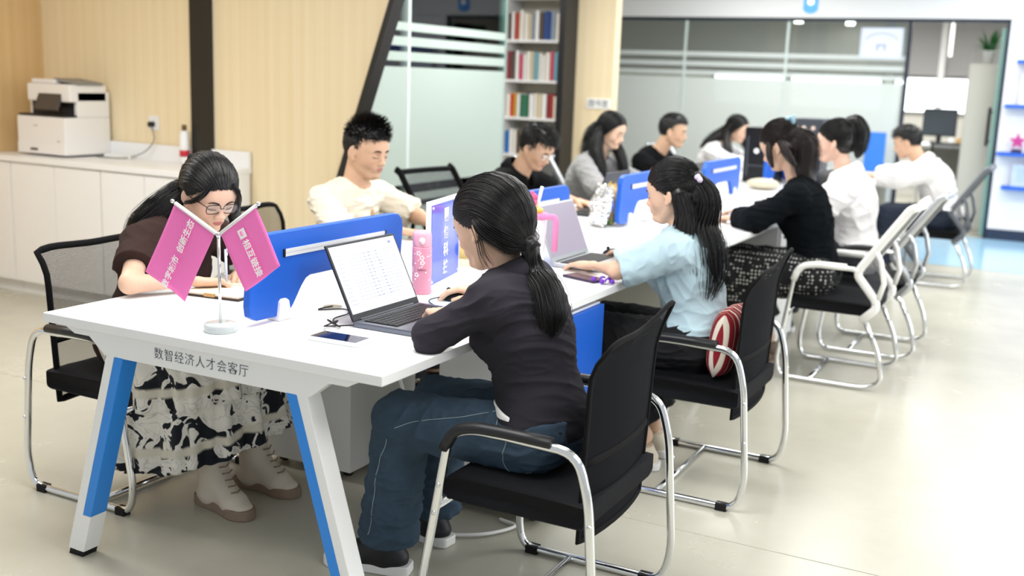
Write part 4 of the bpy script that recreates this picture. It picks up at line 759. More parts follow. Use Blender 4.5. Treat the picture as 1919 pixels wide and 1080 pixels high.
def build(lab,J,f,fwd,male=True,hs=1.,h=.004,skin=(.80,.53,.38),hands={},top=None,bottom=None,roll=0,headsc=None,foot=None,tsc=1.,arms=True):
    J={k:np.array(v,float) for k,v in J.items()}; f=nz(f); t=thing('person',(J['pel'][0],J['pel'][1],0),lab,'person'); org=np.array([J['pel'][0],J['pel'][1],0]); R=headframe(fwd,roll); hc=J['hc']
    F=Fld(); TR,TR2=torso(F,J,f,0,male,sc=tsc)
    for q in 'lr': limb(F,J,q,ru=.045 if male else .039,rf=.037 if male else .032,rw=.026 if male else .022,upto=3)
    legs(F,J,cut=False)
    for q in 'lr': F.cap(J['a'+q],J['t'+q],.031,.024,.02); 
    add_head(F,hc,R,hs,male,J['nb']+(np.array([0,0,-.03])))
    for q in 'lr':
        hd=hands.get(q)
        if hd: hand(F,J['w'+q],hd[0],hd[1],hd[2],s=hd[3] if len(hd)>3 else (1. if male else .92),**(hd[4] if len(hd)>4 else {}))
    V,Q=F.mesh(h)
    L=((V-hc)@R)/hs; base=np.array(skin); col=np.tile(base,(len(V),1))
    def blend(mask,c): 
        global _; m=np.clip(mask,0,1)[:,None]; return col*(1-m)+np.array(c)*m
    n=vnoise(V*22,1)*.07+vnoise(V*60,2)*.04; col=col*(1-.05+n[:,None]*.9)
    lip=1-((L[:,0]-.1)/.02)**2*.5-((L[:,1])/.021)**2-((L[:,2]+.0555)/.0098)**2; lipc=(.46,.17,.14) if male else (.46,.16,.14)
    inhead=(L[:,0]>.06)&(np.abs(L[:,1])<.04)&(L[:,2]>-.12)&(L[:,2]<.06)
    col=blend(np.where(inhead,lip*3,0),lipc)
    ck=np.exp(-((L[:,0]-.07)**2+(np.abs(L[:,1])-.04)**2+(L[:,2]+.03)**2)/.0005); col=blend(ck*.22,(.66,.27,.19))
    if male: bd=np.exp(-((L[:,0]-.08)**2/.002+(L[:,1])**2/.001+(L[:,2]+.06)**2/.0008)); col=blend(bd*.12,(.45,.36,.3))
    body=qobj('body',V-org,Q,SKIN,t,col)
    def W(*p): return hc+R@(np.array(p)*hs)-org
    fm=(L[:,0]>.05)&(L[:,0]<.12)&(np.abs(L[:,1])<.06)&(L[:,2]<.06)&(L[:,2]>-.03); LF=L[fm]
    def sp(y,z,e=.0012):
        k=(np.abs(LF[:,1]-y)<.005)&(np.abs(LF[:,2]-z)<.005); return W((LF[k,0].max() if k.any() else .085)+e,y,z)
    bw=.0034 if male else .0024
    for q in (-1,1):
        obj('eyebrow',tube([sp(q*.013,.0215,0),sp(q*.022,.0245,0),sp(q*.032,.0255,0),sp(q*.041,.0235,0),sp(q*.048,.019,0)],[.002*hs,bw*hs,bw*hs,bw*.8*hs,.0008],8,sq=(1,1)),BROW,t,True)
        obj('eyelashes',tube([sp(q*.017,-.0030,.0002),sp(q*.024,-.0058,.0004),sp(q*.032,-.0066,.0005),sp(q*.040,-.0052,.0006),sp(q*.047,-.0015,.001)],[.0006,.0013*hs,.0017*hs,.0016*hs,.0008],6),LASH,t,True)
    ctx=dict(t=t,org=org,R=R,hc=hc,hs=hs,J=J,f=f,TR=TR,TR2=TR2,male=male,tsc=tsc,h=h,W=lambda *p:hc+R@(np.array(p)*hs))
    if top: ctx['top']=garment_top(ctx,**top)
    if bottom: garment_bottom(ctx,**bottom)
    return ctx
def garment_top(c,m,name='shirt',e=.014,upto=(.55,.55),amp=.006,ease=(.008,.014,.01),hem=.03,neckr=.066,collar=None,seed=0,h=None,loose=0,back=0,neck_dz=.0,freq=(14,14,30)):
    J=c['J']; F=Fld(); torso(F,J,c['f'],e,c['male'],sc=c['tsc'])
    if loose: up=nz(J['ch']-J['pel']); F.cap(J['ch'],J['pel']-up*.02,.10+e,.11+e+loose,.04,S=(1,1.3,1),R=c['TR'])
    for q,u in zip('lr',upto): limb(F,J,q,e,ru=.045 if c['male'] else .040,rf=.037 if c['male'] else .034,rw=.028,upto=u,ease=ease)
    up=nz(J['ch']-J['pel']); F.plane(J['pel']-up*hem,-up)   # cut hem
    nb=J['nb']; nd=nz(c['W'](-.02,0,-.045)-nb); F.cap(nb-nd*.02+np.array([0,0,neck_dz]),nb+nd*.12,neckr*.92,neckr*1.25,.008,sub=True)
    # hollow below: keep closed
    V,Q=F.mesh(h or max(c['h'],.004)); V=wrinkle(V,Q,amp,freq,seed,c['TR']); o=qobj(name,V-c['org'],Q,m,c['t'])
    if collar:
        cm=m if collar is True else collar; P=[]
        X=c['f']; Yl=nz(np.cross([0,0,1],X)); nn=nd; A=nz(X-nn*X.dot(nn)); B=np.cross(nn,A); rr=neckr+.004
        ring=[nb+nn*(.012+.012*math.cos(a+math.pi))+(A*math.cos(a)*rr*1.02+B*math.sin(a)*rr) for a in np.linspace(.35,2*math.pi-.35,26)]
        V=[];Fc=[]
        for i,p in enumerate(ring):
            a=np.linspace(.35,2*math.pi-.35,26)[i]; d=A*math.cos(a)+B*math.sin(a); flare=.018+.012*abs(math.cos(a/2+math.pi/2))
            V+= [p+nn*.022-org0(c)*0, p+nn*.026+d*.008, p+nn*(.004)+d*(.026), p-nn*(.018+flare*.6)+d*(.034+ (.015 if math.cos(a)>.3 else 0))]
        for i in range(25):
            for k in range(3): q=i*4+k; Fc.append((q,q+4,q+5,q+1))
        co_=obj('collar',(np.array(V)-c['org'],Fc),cm,o,True); s=co_.modifiers.new('s','SOLIDIFY'); s.thickness=.003
    return o
def org0(c): return np.zeros(3)
def garment_bottom(c,m,name='trousers',e=.012,ease=(.01,.02,.035),amp=.007,upto=.93,waist=.10,seed=5,freq=(14,14,26)):
    J=c['J']; F=Fld(); up=nz(J['ch']-J['pel']); F.ell(J['pel']+up*.01,np.array((.118,.168,.12))+e,.03,c['TR'],cuts=[(J['pel']+up*waist,up)]); legs(F,J,e,.03,ease=ease,upto=upto)
    V,Q=F.mesh(max(c['h'],.004)); V=wrinkle(V,Q,amp,freq,seed); return qobj(name,V-c['org'],Q,m,c['t'])
def shoe(c,q,m,sole=WP,h=.065,L=1.,w=.042,soleh=.03,name='shoe',sr=.043):
    J=c['J']; a,t_=J['a'+q],J['t'+q]; d=nz(np.array([t_[0]-a[0],t_[1]-a[1],0])); z=np.array([0,0,1.]); s=np.cross(z,d); R=np.stack([d,s,z],1); g=np.array([a[0],a[1],0])
    F=Fld(); F.cap(g+R@V3(-.03,0,.045),g+R@V3(.12,0,.036),.036,.03,.02,S=(1,1.05,.95),R=R); F.cap(g+R@V3(.12,0,.036),g+R@V3(.16,0,.032),.032,.028,.02,S=(1,1.3,.8),R=R); F.cap(g+V3(0,0,.05),g+V3(0,0,h+.03),sr,sr,.02); F.cap(g+R@V3(.01,0,.045+h*.45),g+R@V3(.11,0,.046),.04,.036,.03); F.plane(g+V3(0,0,.012),-z); F.plane(g+V3(0,0,h+.03),z)
    V,Q=F.mesh(.0035); o=qobj(name,V-c['org'],Q,m,c['t'])
    P=[(-.075,0),(-.07,.03),(-.03,.040),(.06,.037),(.13,.048),(.17,.042),(.198,.02),(.203,0)]; P=P+[(x,-y) for x,y in P[::-1][1:-1]]; P=[tuple(p) for p in spl(P+[P[0]],4)[:-1][:,:2]] if False else P
    PP=spl([(x,y,0) for x,y in P]+[(P[0][0],P[0][1],0)],4)[:-1]
    gq=prism([(p[0],p[1]) for p in PP],'z',.001,soleh); gq=(np.array(gq[0])@R.T+g-c['org'],gq[1]); so=obj('sole',gq,sole,o,False,bevel=.004); return o
def scalp(c,n,cond,seed=0,r=(.108,.088,.10),cen=(-.012,0,.034)):
    r_=np.random.default_rng(seed); D=r_.normal(size=(n*6,3)); D/=np.linalg.norm(D,axis=1,keepdims=True); P=np.array(cen)+D*np.array(r); k=cond(P); return P[k][:n],D[k][:n]
def hairshell(c,F,front=.068,ext=(.106,.087,.098),cen=(-.014,0,.034),slope=.95,x0=.085,nape=-.07,ear=True):
    """scalp shell cut along the hairline plane"""
    W,R,hs=c['W'],c['R'],c['hs']; n=R@nz((slope,0,-1)); 
    F.ell(W(*cen),np.array(ext)*hs,.01,R,cuts=[(W(x0,0,front),n)])
    if ear:
        for q in (-1,1): F.ell(W(.002,q*.085,-.008),np.array((.024,.016,.034))*hs,.004,R,True)
    return F
def short_hair(c,seed=0,N=2600,L=.035,spike=.5,m=HAIR,front=.066,side=.45,droop=-.35):
    F=Fld(); hairshell(c,F,front,ext=(.104,.0835,.097)); hs,W,R,hc,org=c['hs'],c['W'],c['R'],c['hc'],c['org']
    F.ell(W(.0,0,.085),np.array((.085,.07,.045))*hs,.02,R)
    V,Q=F.mesh(max(.0035,c['h'])); N_=vnorm(V,Q); V=V+N_*((vnoise(V*140,seed)-.5)*.006)[:,None]
    r_=np.random.default_rng(seed+1)
    P,D=scalp(c,N,lambda p:(p[:,2]>.95*(p[:,0]-.085)+front+.004),seed,(.103,.083,.096)); topm=np.clip((P[:,2]-.05)/.06,0,1)
    ln=L*(side+(1-side)*topm)*r_.uniform(.6,1.1,len(P)); dirs=D*(.5+spike*topm[:,None])+np.array([.75,0,.15])*topm[:,None]+np.array([-.1,0,-.9])*(1-topm)[:,None]+r_.normal(size=D.shape)*.22; dirs/=np.linalg.norm(dirs,axis=1,keepdims=True)
    K=4; tt=np.linspace(0,1,K)[None,:,None]; S=P[:,None,:]*1+D[:,None,:]*.0+dirs[:,None,:]*ln[:,None,None]*tt+np.array([.3,0,droop])*ln[:,None,None]*tt**2*topm[:,None,None]
    S=hc+(S*hs)@R.T; g=strandgeo(S,.0018,.0005); V,Q=cat((V,Q),g); return qobj('hair',V-org,Q,m,c['t'])
def _ear(S):
    return ((S[:,0]>-.03)&(S[:,2]<.95*(S[:,0]-.085)+.058)).any()
def scalp_flow(c,starts,end,N,off=.004,seed=0,K=14,ear=False,side=False,r=(.108,.089,.101),cen=(-.012,0,.034)):
    """strands that hug the skull from start directions to an end point (head-local)"""
    r_=np.random.default_rng(seed); cen=np.array(cen); r=np.array(r); de=nz((np.array(end)-cen)/r); le=np.linalg.norm((np.array(end)-cen)/r)
    S=[]
    for s0 in starts:
        d0=nz((np.array(s0)-cen)/r); tt=np.linspace(0,1,K); dm=nz((np.array([s0[0]-.005,.095*np.sign(s0[1]),.08])-cen)/r)*1.15 if side else nz((np.array([min(s0[0]-.04,-.035),s0[1]*1.05,.075*(1-(abs(s0[1])/.1)**2)+.012])-cen)/r)*1.25; T_=tt[:,None]; D=(1-T_)**2*d0+2*T_*(1-T_)*dm+T_*T_*de; D/=np.linalg.norm(D,axis=1,keepdims=True); rad=1+(le-1)*tt**3+off/.1*np.sin(math.pi*tt)*r_.uniform(.0,1)+r_.normal()*.006
        q=cen+D*r*rad[:,None]+r_.normal(size=3)*.001*np.sin(math.pi*tt)[:,None]
        if not(ear and _ear(q)): S.append(q)
    S=np.array(S); return strandgeo(c['hc']+(S*c['hs'])@c['R'].T,.0011,.0009)
def glasses(c,m,lens=True):
    W,org,t=c['W'],c['org'],c['t']; fr=[]
    for q in (-1,1):
        P=[W(.098,q*.031+.0245*x,.002+.0165*y)-org for x,y in ((-1,.7),(-.6,1),(.6,1),(1,.7),(1,-.4),(.6,-1),(-.6,-1),(-1,-.4))]
        fr.append(tube(spl(P+[P[0]],3)[:-1],.0016,6,closed=True)); fr.append(tube([W(.097,q*.055,.012)-org,W(.03,q*.08,.008)-org,W(-.01,q*.083,.002)-org],.0015,6))
        if lens: lens_P=P
    fr.append(tube([W(.101,-.007,.005)-org,W(.104,0,.007)-org,W(.101,.007,.005)-org],.0014,6)); g=obj('glasses',join(*fr),m,t,True)
    for q in (-1,1):
        P=[W(.098,q*.031+.0235*x,.002+.0155*y)-org for x,y in ((-1,.7),(-.6,1),(.6,1),(1,.7),(1,-.4),(.6,-1),(-.6,-1),(-1,-.4))]; obj('lens',(P,[list(range(8))]),LENS,g)
def hairline(n,seed=0,spread=.012,lo=-1,hi=1,dz=0):
    r_=np.random.default_rng(seed); a=r_.uniform(lo,hi,n); return np.stack([.088-.085*np.abs(a)**2.2+r_.normal(size=n)*.003,a*.082,.074+dz-.07*np.abs(a)**2.5+r_.normal(size=n)*.003],1)
def crown(n,seed=0):
    P,D=scalp(C0,n,lambda p:(p[:,2]>.95*(p[:,0]-.085)+.075)&(p[:,0]>-.06),seed); return P
C0=None
def hair(c,E,locks=(),N=900,m=HAIR,part=False,seed=0,name='hair',ext=(.106,.087,.099),front=.07,extra=(),ear=True,dz=0):
    F=Fld(); hairshell(c,F,front,ext=ext,ear=ear); W=c['W']
    for g in locks:
        G=spl(g[0],4); rr=np.interp(np.linspace(0,1,len(G)),np.linspace(0,1,len(g[1])),g[1])
        for i in range(len(G)-1): F.cap(G[i],G[i+1],rr[i]*.72,rr[i+1]*.72,.02)
    if E is not None and not part: F.cap(W(-.06,0,.0),W(*E),.05*c['hs'],.02*c['hs'],.03); F.ell(W(-.05,0,-.015),np.array((.05,.068,.058))*c['hs'],.03,c['R'])
    V,Q=F.mesh(max(.004,c['h'])); N_=vnorm(V,Q); V=V+N_*((vnoise(V*np.array([170,170,30]),seed)-.5)*(.005 if part or E is None else .0018))[:,None]; gs=[(V,Q)]
    if part:
        r_=np.random.default_rng(seed); n=N//2
        for q in (-1,1):
            st_=np.stack([r_.uniform(-.09,.085,n),np.full(n,q*.006),np.zeros(n)],1); st_[:,2]=.034+.1*np.sqrt(np.clip(1-((st_[:,0]+.012)/.108)**2,0,1)); e_=np.stack([-.02+st_[:,0]*.45-.02,np.full(n,q*.085),np.full(n,-.05)],1)
            for i in range(n): gs.append(scalp_flow(c,[st_[i]],e_[i],1,off=.006,seed=seed+i,side=True))
    elif E is not None:
        gs.append(scalp_flow(c,hairline(N//2,seed,dz=dz),E,N//2,off=.006,seed=seed,ear=ear)); gs.append(scalp_flow(c,crown(N//2,seed+1),E,N//2,off=.008,seed=seed+1,ear=ear))
    if E is not None and not part:
        r_=np.random.default_rng(seed+77); n=N//3; ys=r_.uniform(-1,1,n); st_=np.stack([-.034-.03*r_.uniform(0,1,n)-.03*(1-np.abs(ys)),ys*.084,r_.uniform(-.05,.03,n)-.02*(1-np.abs(ys))],1)
        if E[2]<.06: gs.append(scalp_flow(c,st_,E,n,off=.006,seed=seed+2,r=(.110,.094,.110)))
    for i,g in enumerate(locks): gs.append(lock(g[0],g[1],g[2],seed=seed+i+5,wig=g[3] if len(g)>3 else .005,fray=.25,surf=.3))
    for i,g in enumerate(extra): gs.append(lock(g[0],g[1],g[2],seed=seed+i+50,wig=.004,fray=.3))
    V,Q=cat(*gs); return qobj(name,V-c['org'],Q,m,c['t'])
HD=lambda X,up,s,sc=.92,**k:(X,up,s,sc,k)
FEM=(.74,.49,.35); MAL=(.68,.43,.29)
# --- woman in brown, writing
A=dict(pel=(-.25,.60,.525),ch=(-.13,.60,.80),nb=(-.055,.60,.945),hc=(.085,.605,1.058),sr=(-.06,.44,.895),sl=(-.06,.76,.895),er=(.035,.30,.795),wr=(.135,.485,.785),el=(.03,.90,.80),wl=(.12,.73,.785),hr=(-.25,.52,.515),hl=(-.25,.68,.515),kr=(.15,.50,.48),kl=(.14,.71,.48),ar=(.15,.53,.12),al=(.15,.735,.12),tr=(.28,.505,.04),tl=(.27,.735,.04))
BOOT=mat('boot_beige','#E0D5C5',.45,bump=(60,.15)); BSOLE=mat('boot_sole','#94806F',.6)
BROWN=mat('brown_tshirt','#3B2C29',.9,spec=.15,bump=(500,.3))
c=build('woman with glasses in a dark brown T-shirt and patterned skirt, bent over writing',A,(1,0,0),(.82,-.30,-.44),False,.97,.003,FEM,hands=dict(r=HD((.5,.85,-.1),(-.3,.1,1),1,.95,curl=(.55,.8,.5),thumb=(.5,.3)),l=HD((.6,-.75,-.05),(0,0,1),-1,.95,curl=(.35,.4,.3))),top=dict(m=BROWN,upto=(.60,.60),ease=(.006,.018,.012),amp=.005,neckr=.075,name='tshirt',hem=.10))
C0=c
skm=mat('skirt_print','#E9E4DA',.9); nt,n,l,b=nodes(skm); tc=n.new('ShaderNodeTexCoord'); no=n.new('ShaderNodeTexNoise'); no.inputs['Scale'].default_value=10; no.inputs['Detail'].default_value=2.5; no.inputs['Distortion'].default_value=1.6
cr=n.new('ShaderNodeValToRGB'); e=cr.color_ramp; e.interpolation='LINEAR'; e.elements[0].position=.455; e.elements[0].color=lin('#131821'); e.elements[1].position=.47; e.elements[1].color=lin('#E6E2D9'); q_=e.elements.new(.55); q_.color=lin('#E9E5DD'); q_=e.elements.new(.565); q_.color=lin('#C9C6BF'); q_=e.elements.new(.60); q_.color=lin('#E9E5DD')
l.new(tc.outputs['Object'],no.inputs['Vector']); l.new(no.outputs['Fac'],cr.inputs[0])
at=n.new('ShaderNodeAttribute'); at.attribute_name='Col'; mx=n.new('ShaderNodeMix'); mx.data_type='RGBA'; mx.inputs[7].default_value=lin('#D9D3C4'); sp=n.new('ShaderNodeSeparateColor'); l.new(at.outputs['Color'],sp.inputs[0]); l.new(sp.outputs[0],mx.inputs[0]); l.new(cr.outputs[0],mx.inputs[6]); l.new(mx.outputs[2],b.inputs['Base Color'])
def skirt():
    NU,NV=160,60; V=[];col=[]
    for j in range(NV+1):
        v=j/NV; cx=np.interp(v,[0,.25,.5,1],[-.22,-.12,.02,.055]); rx=np.interp(v,[0,.25,.5,.75,1],[.12,.24,.255,.26,.27]); ry=np.interp(v,[0,.25,.5,1],[.17,.22,.245,.27]); tier=(v*3)%1; fl=.010+.018*v+.012*tier
        z=np.interp(v,[0,.2,.35,1],[.63,.59,.55,.19])
        for i in range(NU):
            a=2*math.pi*i/NU; w_=math.sin(a*13+2*math.sin(a*3)+int(v*3)*1.7)*fl*.55+math.sin(a*29+v*5)*fl*.25
            zz=z-(.075*v*(-math.cos(a)*.8-math.sin(a)*.5))  # lower at the back
            ex=abs(math.cos(a))**.8*(1 if math.cos(a)>0 else -1); ey=abs(math.sin(a))**.8*(1 if math.sin(a)>0 else -1)
            V.append((cx+(rx+w_)*ex,.605+(ry+w_)*ey,zz)); band=1 if (.52<v<.57 or .86<v<.91) else 0; col.append((band,0,0))
    Q=[[j*NU+i,j*NU+(i+1)%NU,(j+1)*NU+(i+1)%NU,(j+1)*NU+i] for j in range(NV) for i in range(NU)]; V=np.array(V); return V,np.array(Q),np.array(col,float)
V,Q,col=skirt(); o=qobj('skirt',V-c['org'],Q,skm,c['t'],col); s=o.modifiers.new('s','SOLIDIFY'); s.thickness=.004
W=c['W']
hair(c,(-.10,.0,-.045),[([W(-.085,0,-.02),W(-.115,-.01,-.08),V3(-.085,.56,.985),V3(-.14,.52,.935),V3(-.185,.50,.87)],(.055,.066,.06,.045,.02),800,.006),([W(.03,.08,.03),W(.02,.092,-.05),V3(.10,.72,.93),V3(.07,.73,.86)],(.014,.022,.02,.008),160)],N=2600,seed=3,front=.074,dz=.004,extra=[([W(.07,-.04,.085),W(.075,-.066,.05),W(.05,-.082,.01),W(.0,-.088,-.03)],(.006,.008,.007,.004),90),([W(.075,.03,.085),W(.085,.058,.05),W(.07,.078,.0),W(.05,.085,-.06)],(.006,.008,.007,.004),90)])
obj('hair_clip',join(sphere(W(-.075,-.035,.105)-c['org'],(.02,.014,.012),10),sphere(W(-.09,-.045,.09)-c['org'],(.012,.012,.016),8)),RUBBER,c['t'],True); glasses(c,mat('frame_dark','#231A22',.3))
for q in 'lr':
    s_=shoe(c,q,BOOT,BSOLE,h=.155,soleh=.035,name='boot',sr=.050); J=c['J']; a=J['a'+q]; d=nz(np.array([J['t'+q][0]-a[0],J['t'+q][1]-a[1],0])); sd=np.cross([0,0,1],d)
    lac=[]
    for k in range(6): 
        p=np.array([a[0],a[1],0])+d*(.134-.0155*k)+V3(0,0,.082+.0185*k); lac.append(tube([p-sd*.020-d*.010,p+d*.001+V3(0,0,.002),p+sd*.020-d*.010+V3(0,0,.006)],.0024,6))
    obj('laces',join(*[(np.array(g[0])-c['org'],g[1]) for g in lac]),mat('lace_brown','#8A7464',.8),s_,True)
    obj('sock',tube([a-c['org']+V3(0,0,.05),a-c['org']+V3(0,0,.098)],.046,20),mat('sock_black','#121214',.9),c['t'],True)
tag(obj('cloth_bag',sphere((-.02,.46,.575),(.10,.07,.035),14),mat('bag_canvas','#D8CDB6',.85,bump=(40,.8)),smooth=True),'cream cloth pouch lying on the lap of the woman in the patterned skirt','pouch')
# --- man in cream
Bj=dict(pel=(-.42,2.04,.53),ch=(-.40,2.04,.79),nb=(-.365,2.04,.955),hc=(-.30,2.04,1.118),sr=(-.40,1.855,.895),sl=(-.36,2.235,.89),er=(-.26,1.78,.775),wr=(-.02,1.90,.788),el=(-.16,2.28,.80),wl=(.02,2.14,.79),hr=(-.42,1.95,.52),hl=(-.42,2.13,.52),kr=(.0,1.93,.50),kl=(.0,2.15,.50),ar=(.02,1.93,.09),al=(.02,2.15,.09),tr=(.15,1.92,.03),tl=(.15,2.16,.03))
c=build('man with short black hair in a cream T-shirt sitting behind the large blue divider',Bj,(1,0,0),(.96,-.12,-.22),True,1.07,.003,MAL,hands=dict(r=HD((.9,.3,-.1),(0,0,1),1,1),l=HD((.75,-.6,-.05),(0,0,1),-1,1)),top=dict(m=mat('cream_tshirt','#F1E9D6',.85,sheen=.2,bump=(500,.25)),upto=(.86,1.25),ease=(.006,.020,.022),amp=.009,neckr=.072,name='tshirt'),bottom=dict(m=mat('dark_trousers','#23262E',.8))); C0=c
short_hair(c,2,3600,.044,.85,side=.2,front=.073,droop=.1); [shoe(c,q,BLACK) for q in 'lr']
obj('chest_print',sphere(c['J']['ch']+V3(.128,.02,.03)-c['org'],(.006,.012,.03),8),mat('print_tan','#C9A678',.7),c['top'],True)
# --- man in glasses
Ej=dict(pel=(-.40,3.45,.53),ch=(-.33,3.45,.79),nb=(-.235,3.45,.94),hc=(-.115,3.44,1.09),sr=(-.27,3.26,.885),sl=(-.23,3.63,.885),er=(-.12,3.18,.79),wr=(.06,3.32,.79),el=(-.08,3.70,.79),wl=(.10,3.58,.79),hr=(-.4,3.36,.52),hl=(-.4,3.54,.52),kr=(.02,3.34,.5),kl=(.02,3.56,.5),ar=(.03,3.34,.09),al=(.03,3.56,.09),tr=(.16,3.33,.03),tl=(.16,3.57,.03))
TB=mat('black_shirt','#0D0E10',.9,spec=.15,bump=(500,.25)); DT=MATS['dark_trousers']
c=build('man with glasses and thick black hair in a black polo shirt looking down',Ej,(1,0,0),(.83,-.12,-.54),True,1.0,.004,MAL,hands=dict(r=HD((.95,.2,-.1),(0,0,1),1,1),l=HD((.9,-.3,-.1),(0,0,1),-1,1)),top=dict(m=TB,upto=(.7,.7),ease=(.012,.025,.02),neckr=.068,collar=True,name='shirt'),bottom=dict(m=DT)); C0=c; short_hair(c,5,2600,.045,.35,side=.45); glasses(c,SILVER); [shoe(c,q,BLACK) for q in 'lr']
# --- woman in grey
Ij=dict(pel=(-.42,4.70,.53),ch=(-.36,4.68,.81),nb=(-.27,4.68,.98),hc=(-.185,4.69,1.15),sr=(-.29,4.51,.91),sl=(-.27,4.84,.91),er=(-.12,4.32,.81),wr=(.03,4.14,.80),el=(-.06,4.90,.80),wl=(.12,4.78,.79),hr=(-.42,4.61,.52),hl=(-.42,4.79,.52),kr=(.0,4.6,.5),kl=(.0,4.8,.5),ar=(.02,4.6,.09),al=(.02,4.8,.09),tr=(.15,4.59,.03),tl=(.15,4.81,.03))
c=build('woman with long straight black hair in a grey cardigan reaching over the desk',Ij,(1,0,0),(.93,-.12,-.34),False,.97,.004,FEM,hands=dict(r=HD((.35,-.93,-.1),(0,0,1),1),l=HD((.9,-.3,-.1),(0,0,1),-1)),top=dict(m=mat('grey_knit','#8E8D8E',.95,sheen=.3,bump=(200,.5)),upto=(1.85,1.85),ease=(.014,.018,.016),amp=.007,neckr=.072,name='cardigan'),bottom=dict(m=DT)); C0=c; W=c['W']
hair(c,None,[([W(-.02,-.068,.05),W(-.035,-.084,-.03),V3(-.235,4.57,1.02),V3(-.20,4.56,.90),V3(-.17,4.57,.80)],(.02,.038,.05,.05,.02),420),([W(-.02,.078,.02),W(-.02,.088,-.06),V3(-.16,4.79,1.0),V3(-.12,4.79,.90),V3(-.11,4.79,.80)],(.03,.034,.04,.036,.02),220),([W(-.05,0,.02),W(-.085,0,-.07),V3(-.30,4.68,1.0),V3(-.33,4.67,.88)],(.06,.09,.09,.05),460)],N=900,part=True,seed=8)
tag(obj('wrist_band',tube([(.018,4.155,.80),(.03,4.14,.80)],.034,16),RUBBER,smooth=True),'black band on the wrist of the woman in the grey cardigan','wristband'); [shoe(c,q,BLACK) for q in 'lr']
# --- man in black T-shirt
Jj=dict(pel=(-.46,6.1,.53),ch=(-.43,6.1,.79),nb=(-.37,6.1,.94),hc=(-.245,6.1,1.105),sr=(-.42,5.9,.87),sl=(-.38,6.3,.87),er=(-.26,5.86,.78),wr=(-.03,5.98,.79),el=(-.22,6.34,.79),wl=(-.02,6.22,.79),hr=(-.46,6.0,.52),hl=(-.46,6.2,.52),kr=(-.02,6.0,.5),kl=(-.02,6.2,.5),ar=(0,6.0,.09),al=(0,6.2,.09),tr=(.13,6.0,.03),tl=(.13,6.2,.03))
c=build('man with cropped black hair in a black crew neck T-shirt behind the far divider',Jj,(1,0,0),(.97,.1,-.16),True,1.04,.005,MAL,hands=dict(r=HD((.9,.3,-.1),(0,0,1),1,1),l=HD((.9,-.3,-.1),(0,0,1),-1,1)),top=dict(m=TB,upto=(.7,.7),ease=(.012,.025,.02),neckr=.07,name='tshirt'),bottom=dict(m=DT),tsc=1.1); C0=c; short_hair(c,7,1600,.035,.4,side=.3); [shoe(c,q,BLACK) for q in 'lr']
# --- woman in white hoodie
Kj=dict(pel=(-.40,7.4,.53),ch=(-.33,7.4,.80),nb=(-.23,7.4,.95),hc=(-.11,7.4,1.10),sr=(-.27,7.24,.89),sl=(-.25,7.56,.89),er=(-.08,7.18,.81),wr=(.12,7.25,.80),el=(-.06,7.6,.80),wl=(.12,7.5,.80),hr=(-.4,7.3,.52),hl=(-.4,7.5,.52),kr=(.02,7.3,.5),kl=(.02,7.5,.5),ar=(.03,7.3,.09),al=(.03,7.5,.09),tr=(.16,7.3,.03),tl=(.16,7.5,.03))
c=build('woman with long black hair in a white hooded top at the far desks',Kj,(1,0,0),(.93,-.1,-.32),False,.97,.005,FEM,hands=dict(r=HD((.95,.2,-.1),(0,0,1),1),l=HD((.9,-.3,-.1),(0,0,1),-1)),top=dict(m=mat('white_hoodie','#ECEBEE',.9,sheen=.2),upto=(1.85,1.85),ease=(.02,.024,.022),amp=.01,neckr=.078,name='hoodie'),bottom=dict(m=DT)); C0=c; W=c['W']
hair(c,None,[([W(-.03,-.078,.02),W(-.04,-.088,-.06),V3(-.14,7.27,.93),V3(-.08,7.27,.84)],(.03,.036,.042,.02),160),([W(-.05,0,.02),W(-.085,0,-.07),V3(-.31,7.38,1.0),V3(-.40,7.36,.93)],(.06,.07,.06,.03),200),([W(.0,.078,.02),W(.02,.09,-.06),V3(-.02,7.5,.93),V3(.02,7.5,.82)],(.03,.034,.036,.02),140)],N=400,part=True,seed=18); [shoe(c,q,BLACK) for q in 'lr']
# --- ponytailed woman at the dark laptop
Cj=dict(pel=(1.405,.50,.525),ch=(1.345,.50,.78),nb=(1.285,.495,.935),hc=(1.215,.49,1.07),sl=(1.305,.345,.885),sr=(1.275,.655,.89),el=(1.165,.275,.79),wl=(1.07,.505,.80),er=(1.21,.84,.79),wr=(.985,.905,.79),hl=(1.40,.41,.51),hr=(1.40,.59,.51),kl=(1.00,.40,.495),kr=(.965,.66,.475),al=(.935,.43,.10),ar=(.935,.685,.10),tl=(.80,.395,.04),tr=(.80,.70,.04))
CH=mat('charcoal_jersey','#2E2C33',.85,spec=.2,bump=(600,.2)); JEAN=mat('blue_denim','#2A3F52',.85,bump=(700,.5)); nt,n,l,b=nodes(JEAN); tc=n.new('ShaderNodeTexCoord'); no=n.new('ShaderNodeTexNoise'); no.inputs['Scale'].default_value=7; no.inputs['Detail'].default_value=9; no.inputs['Roughness'].default_value=.75; mx=n.new('ShaderNodeMix'); mx.data_type='RGBA'; mx.inputs[6].default_value=lin('#1C2A36'); mx.inputs[7].default_value=lin('#476078'); l.new(tc.outputs['Object'],no.inputs['Vector']); l.new(no.outputs['Fac'],mx.inputs[0]); l.new(mx.outputs[2],b.inputs['Base Color'])
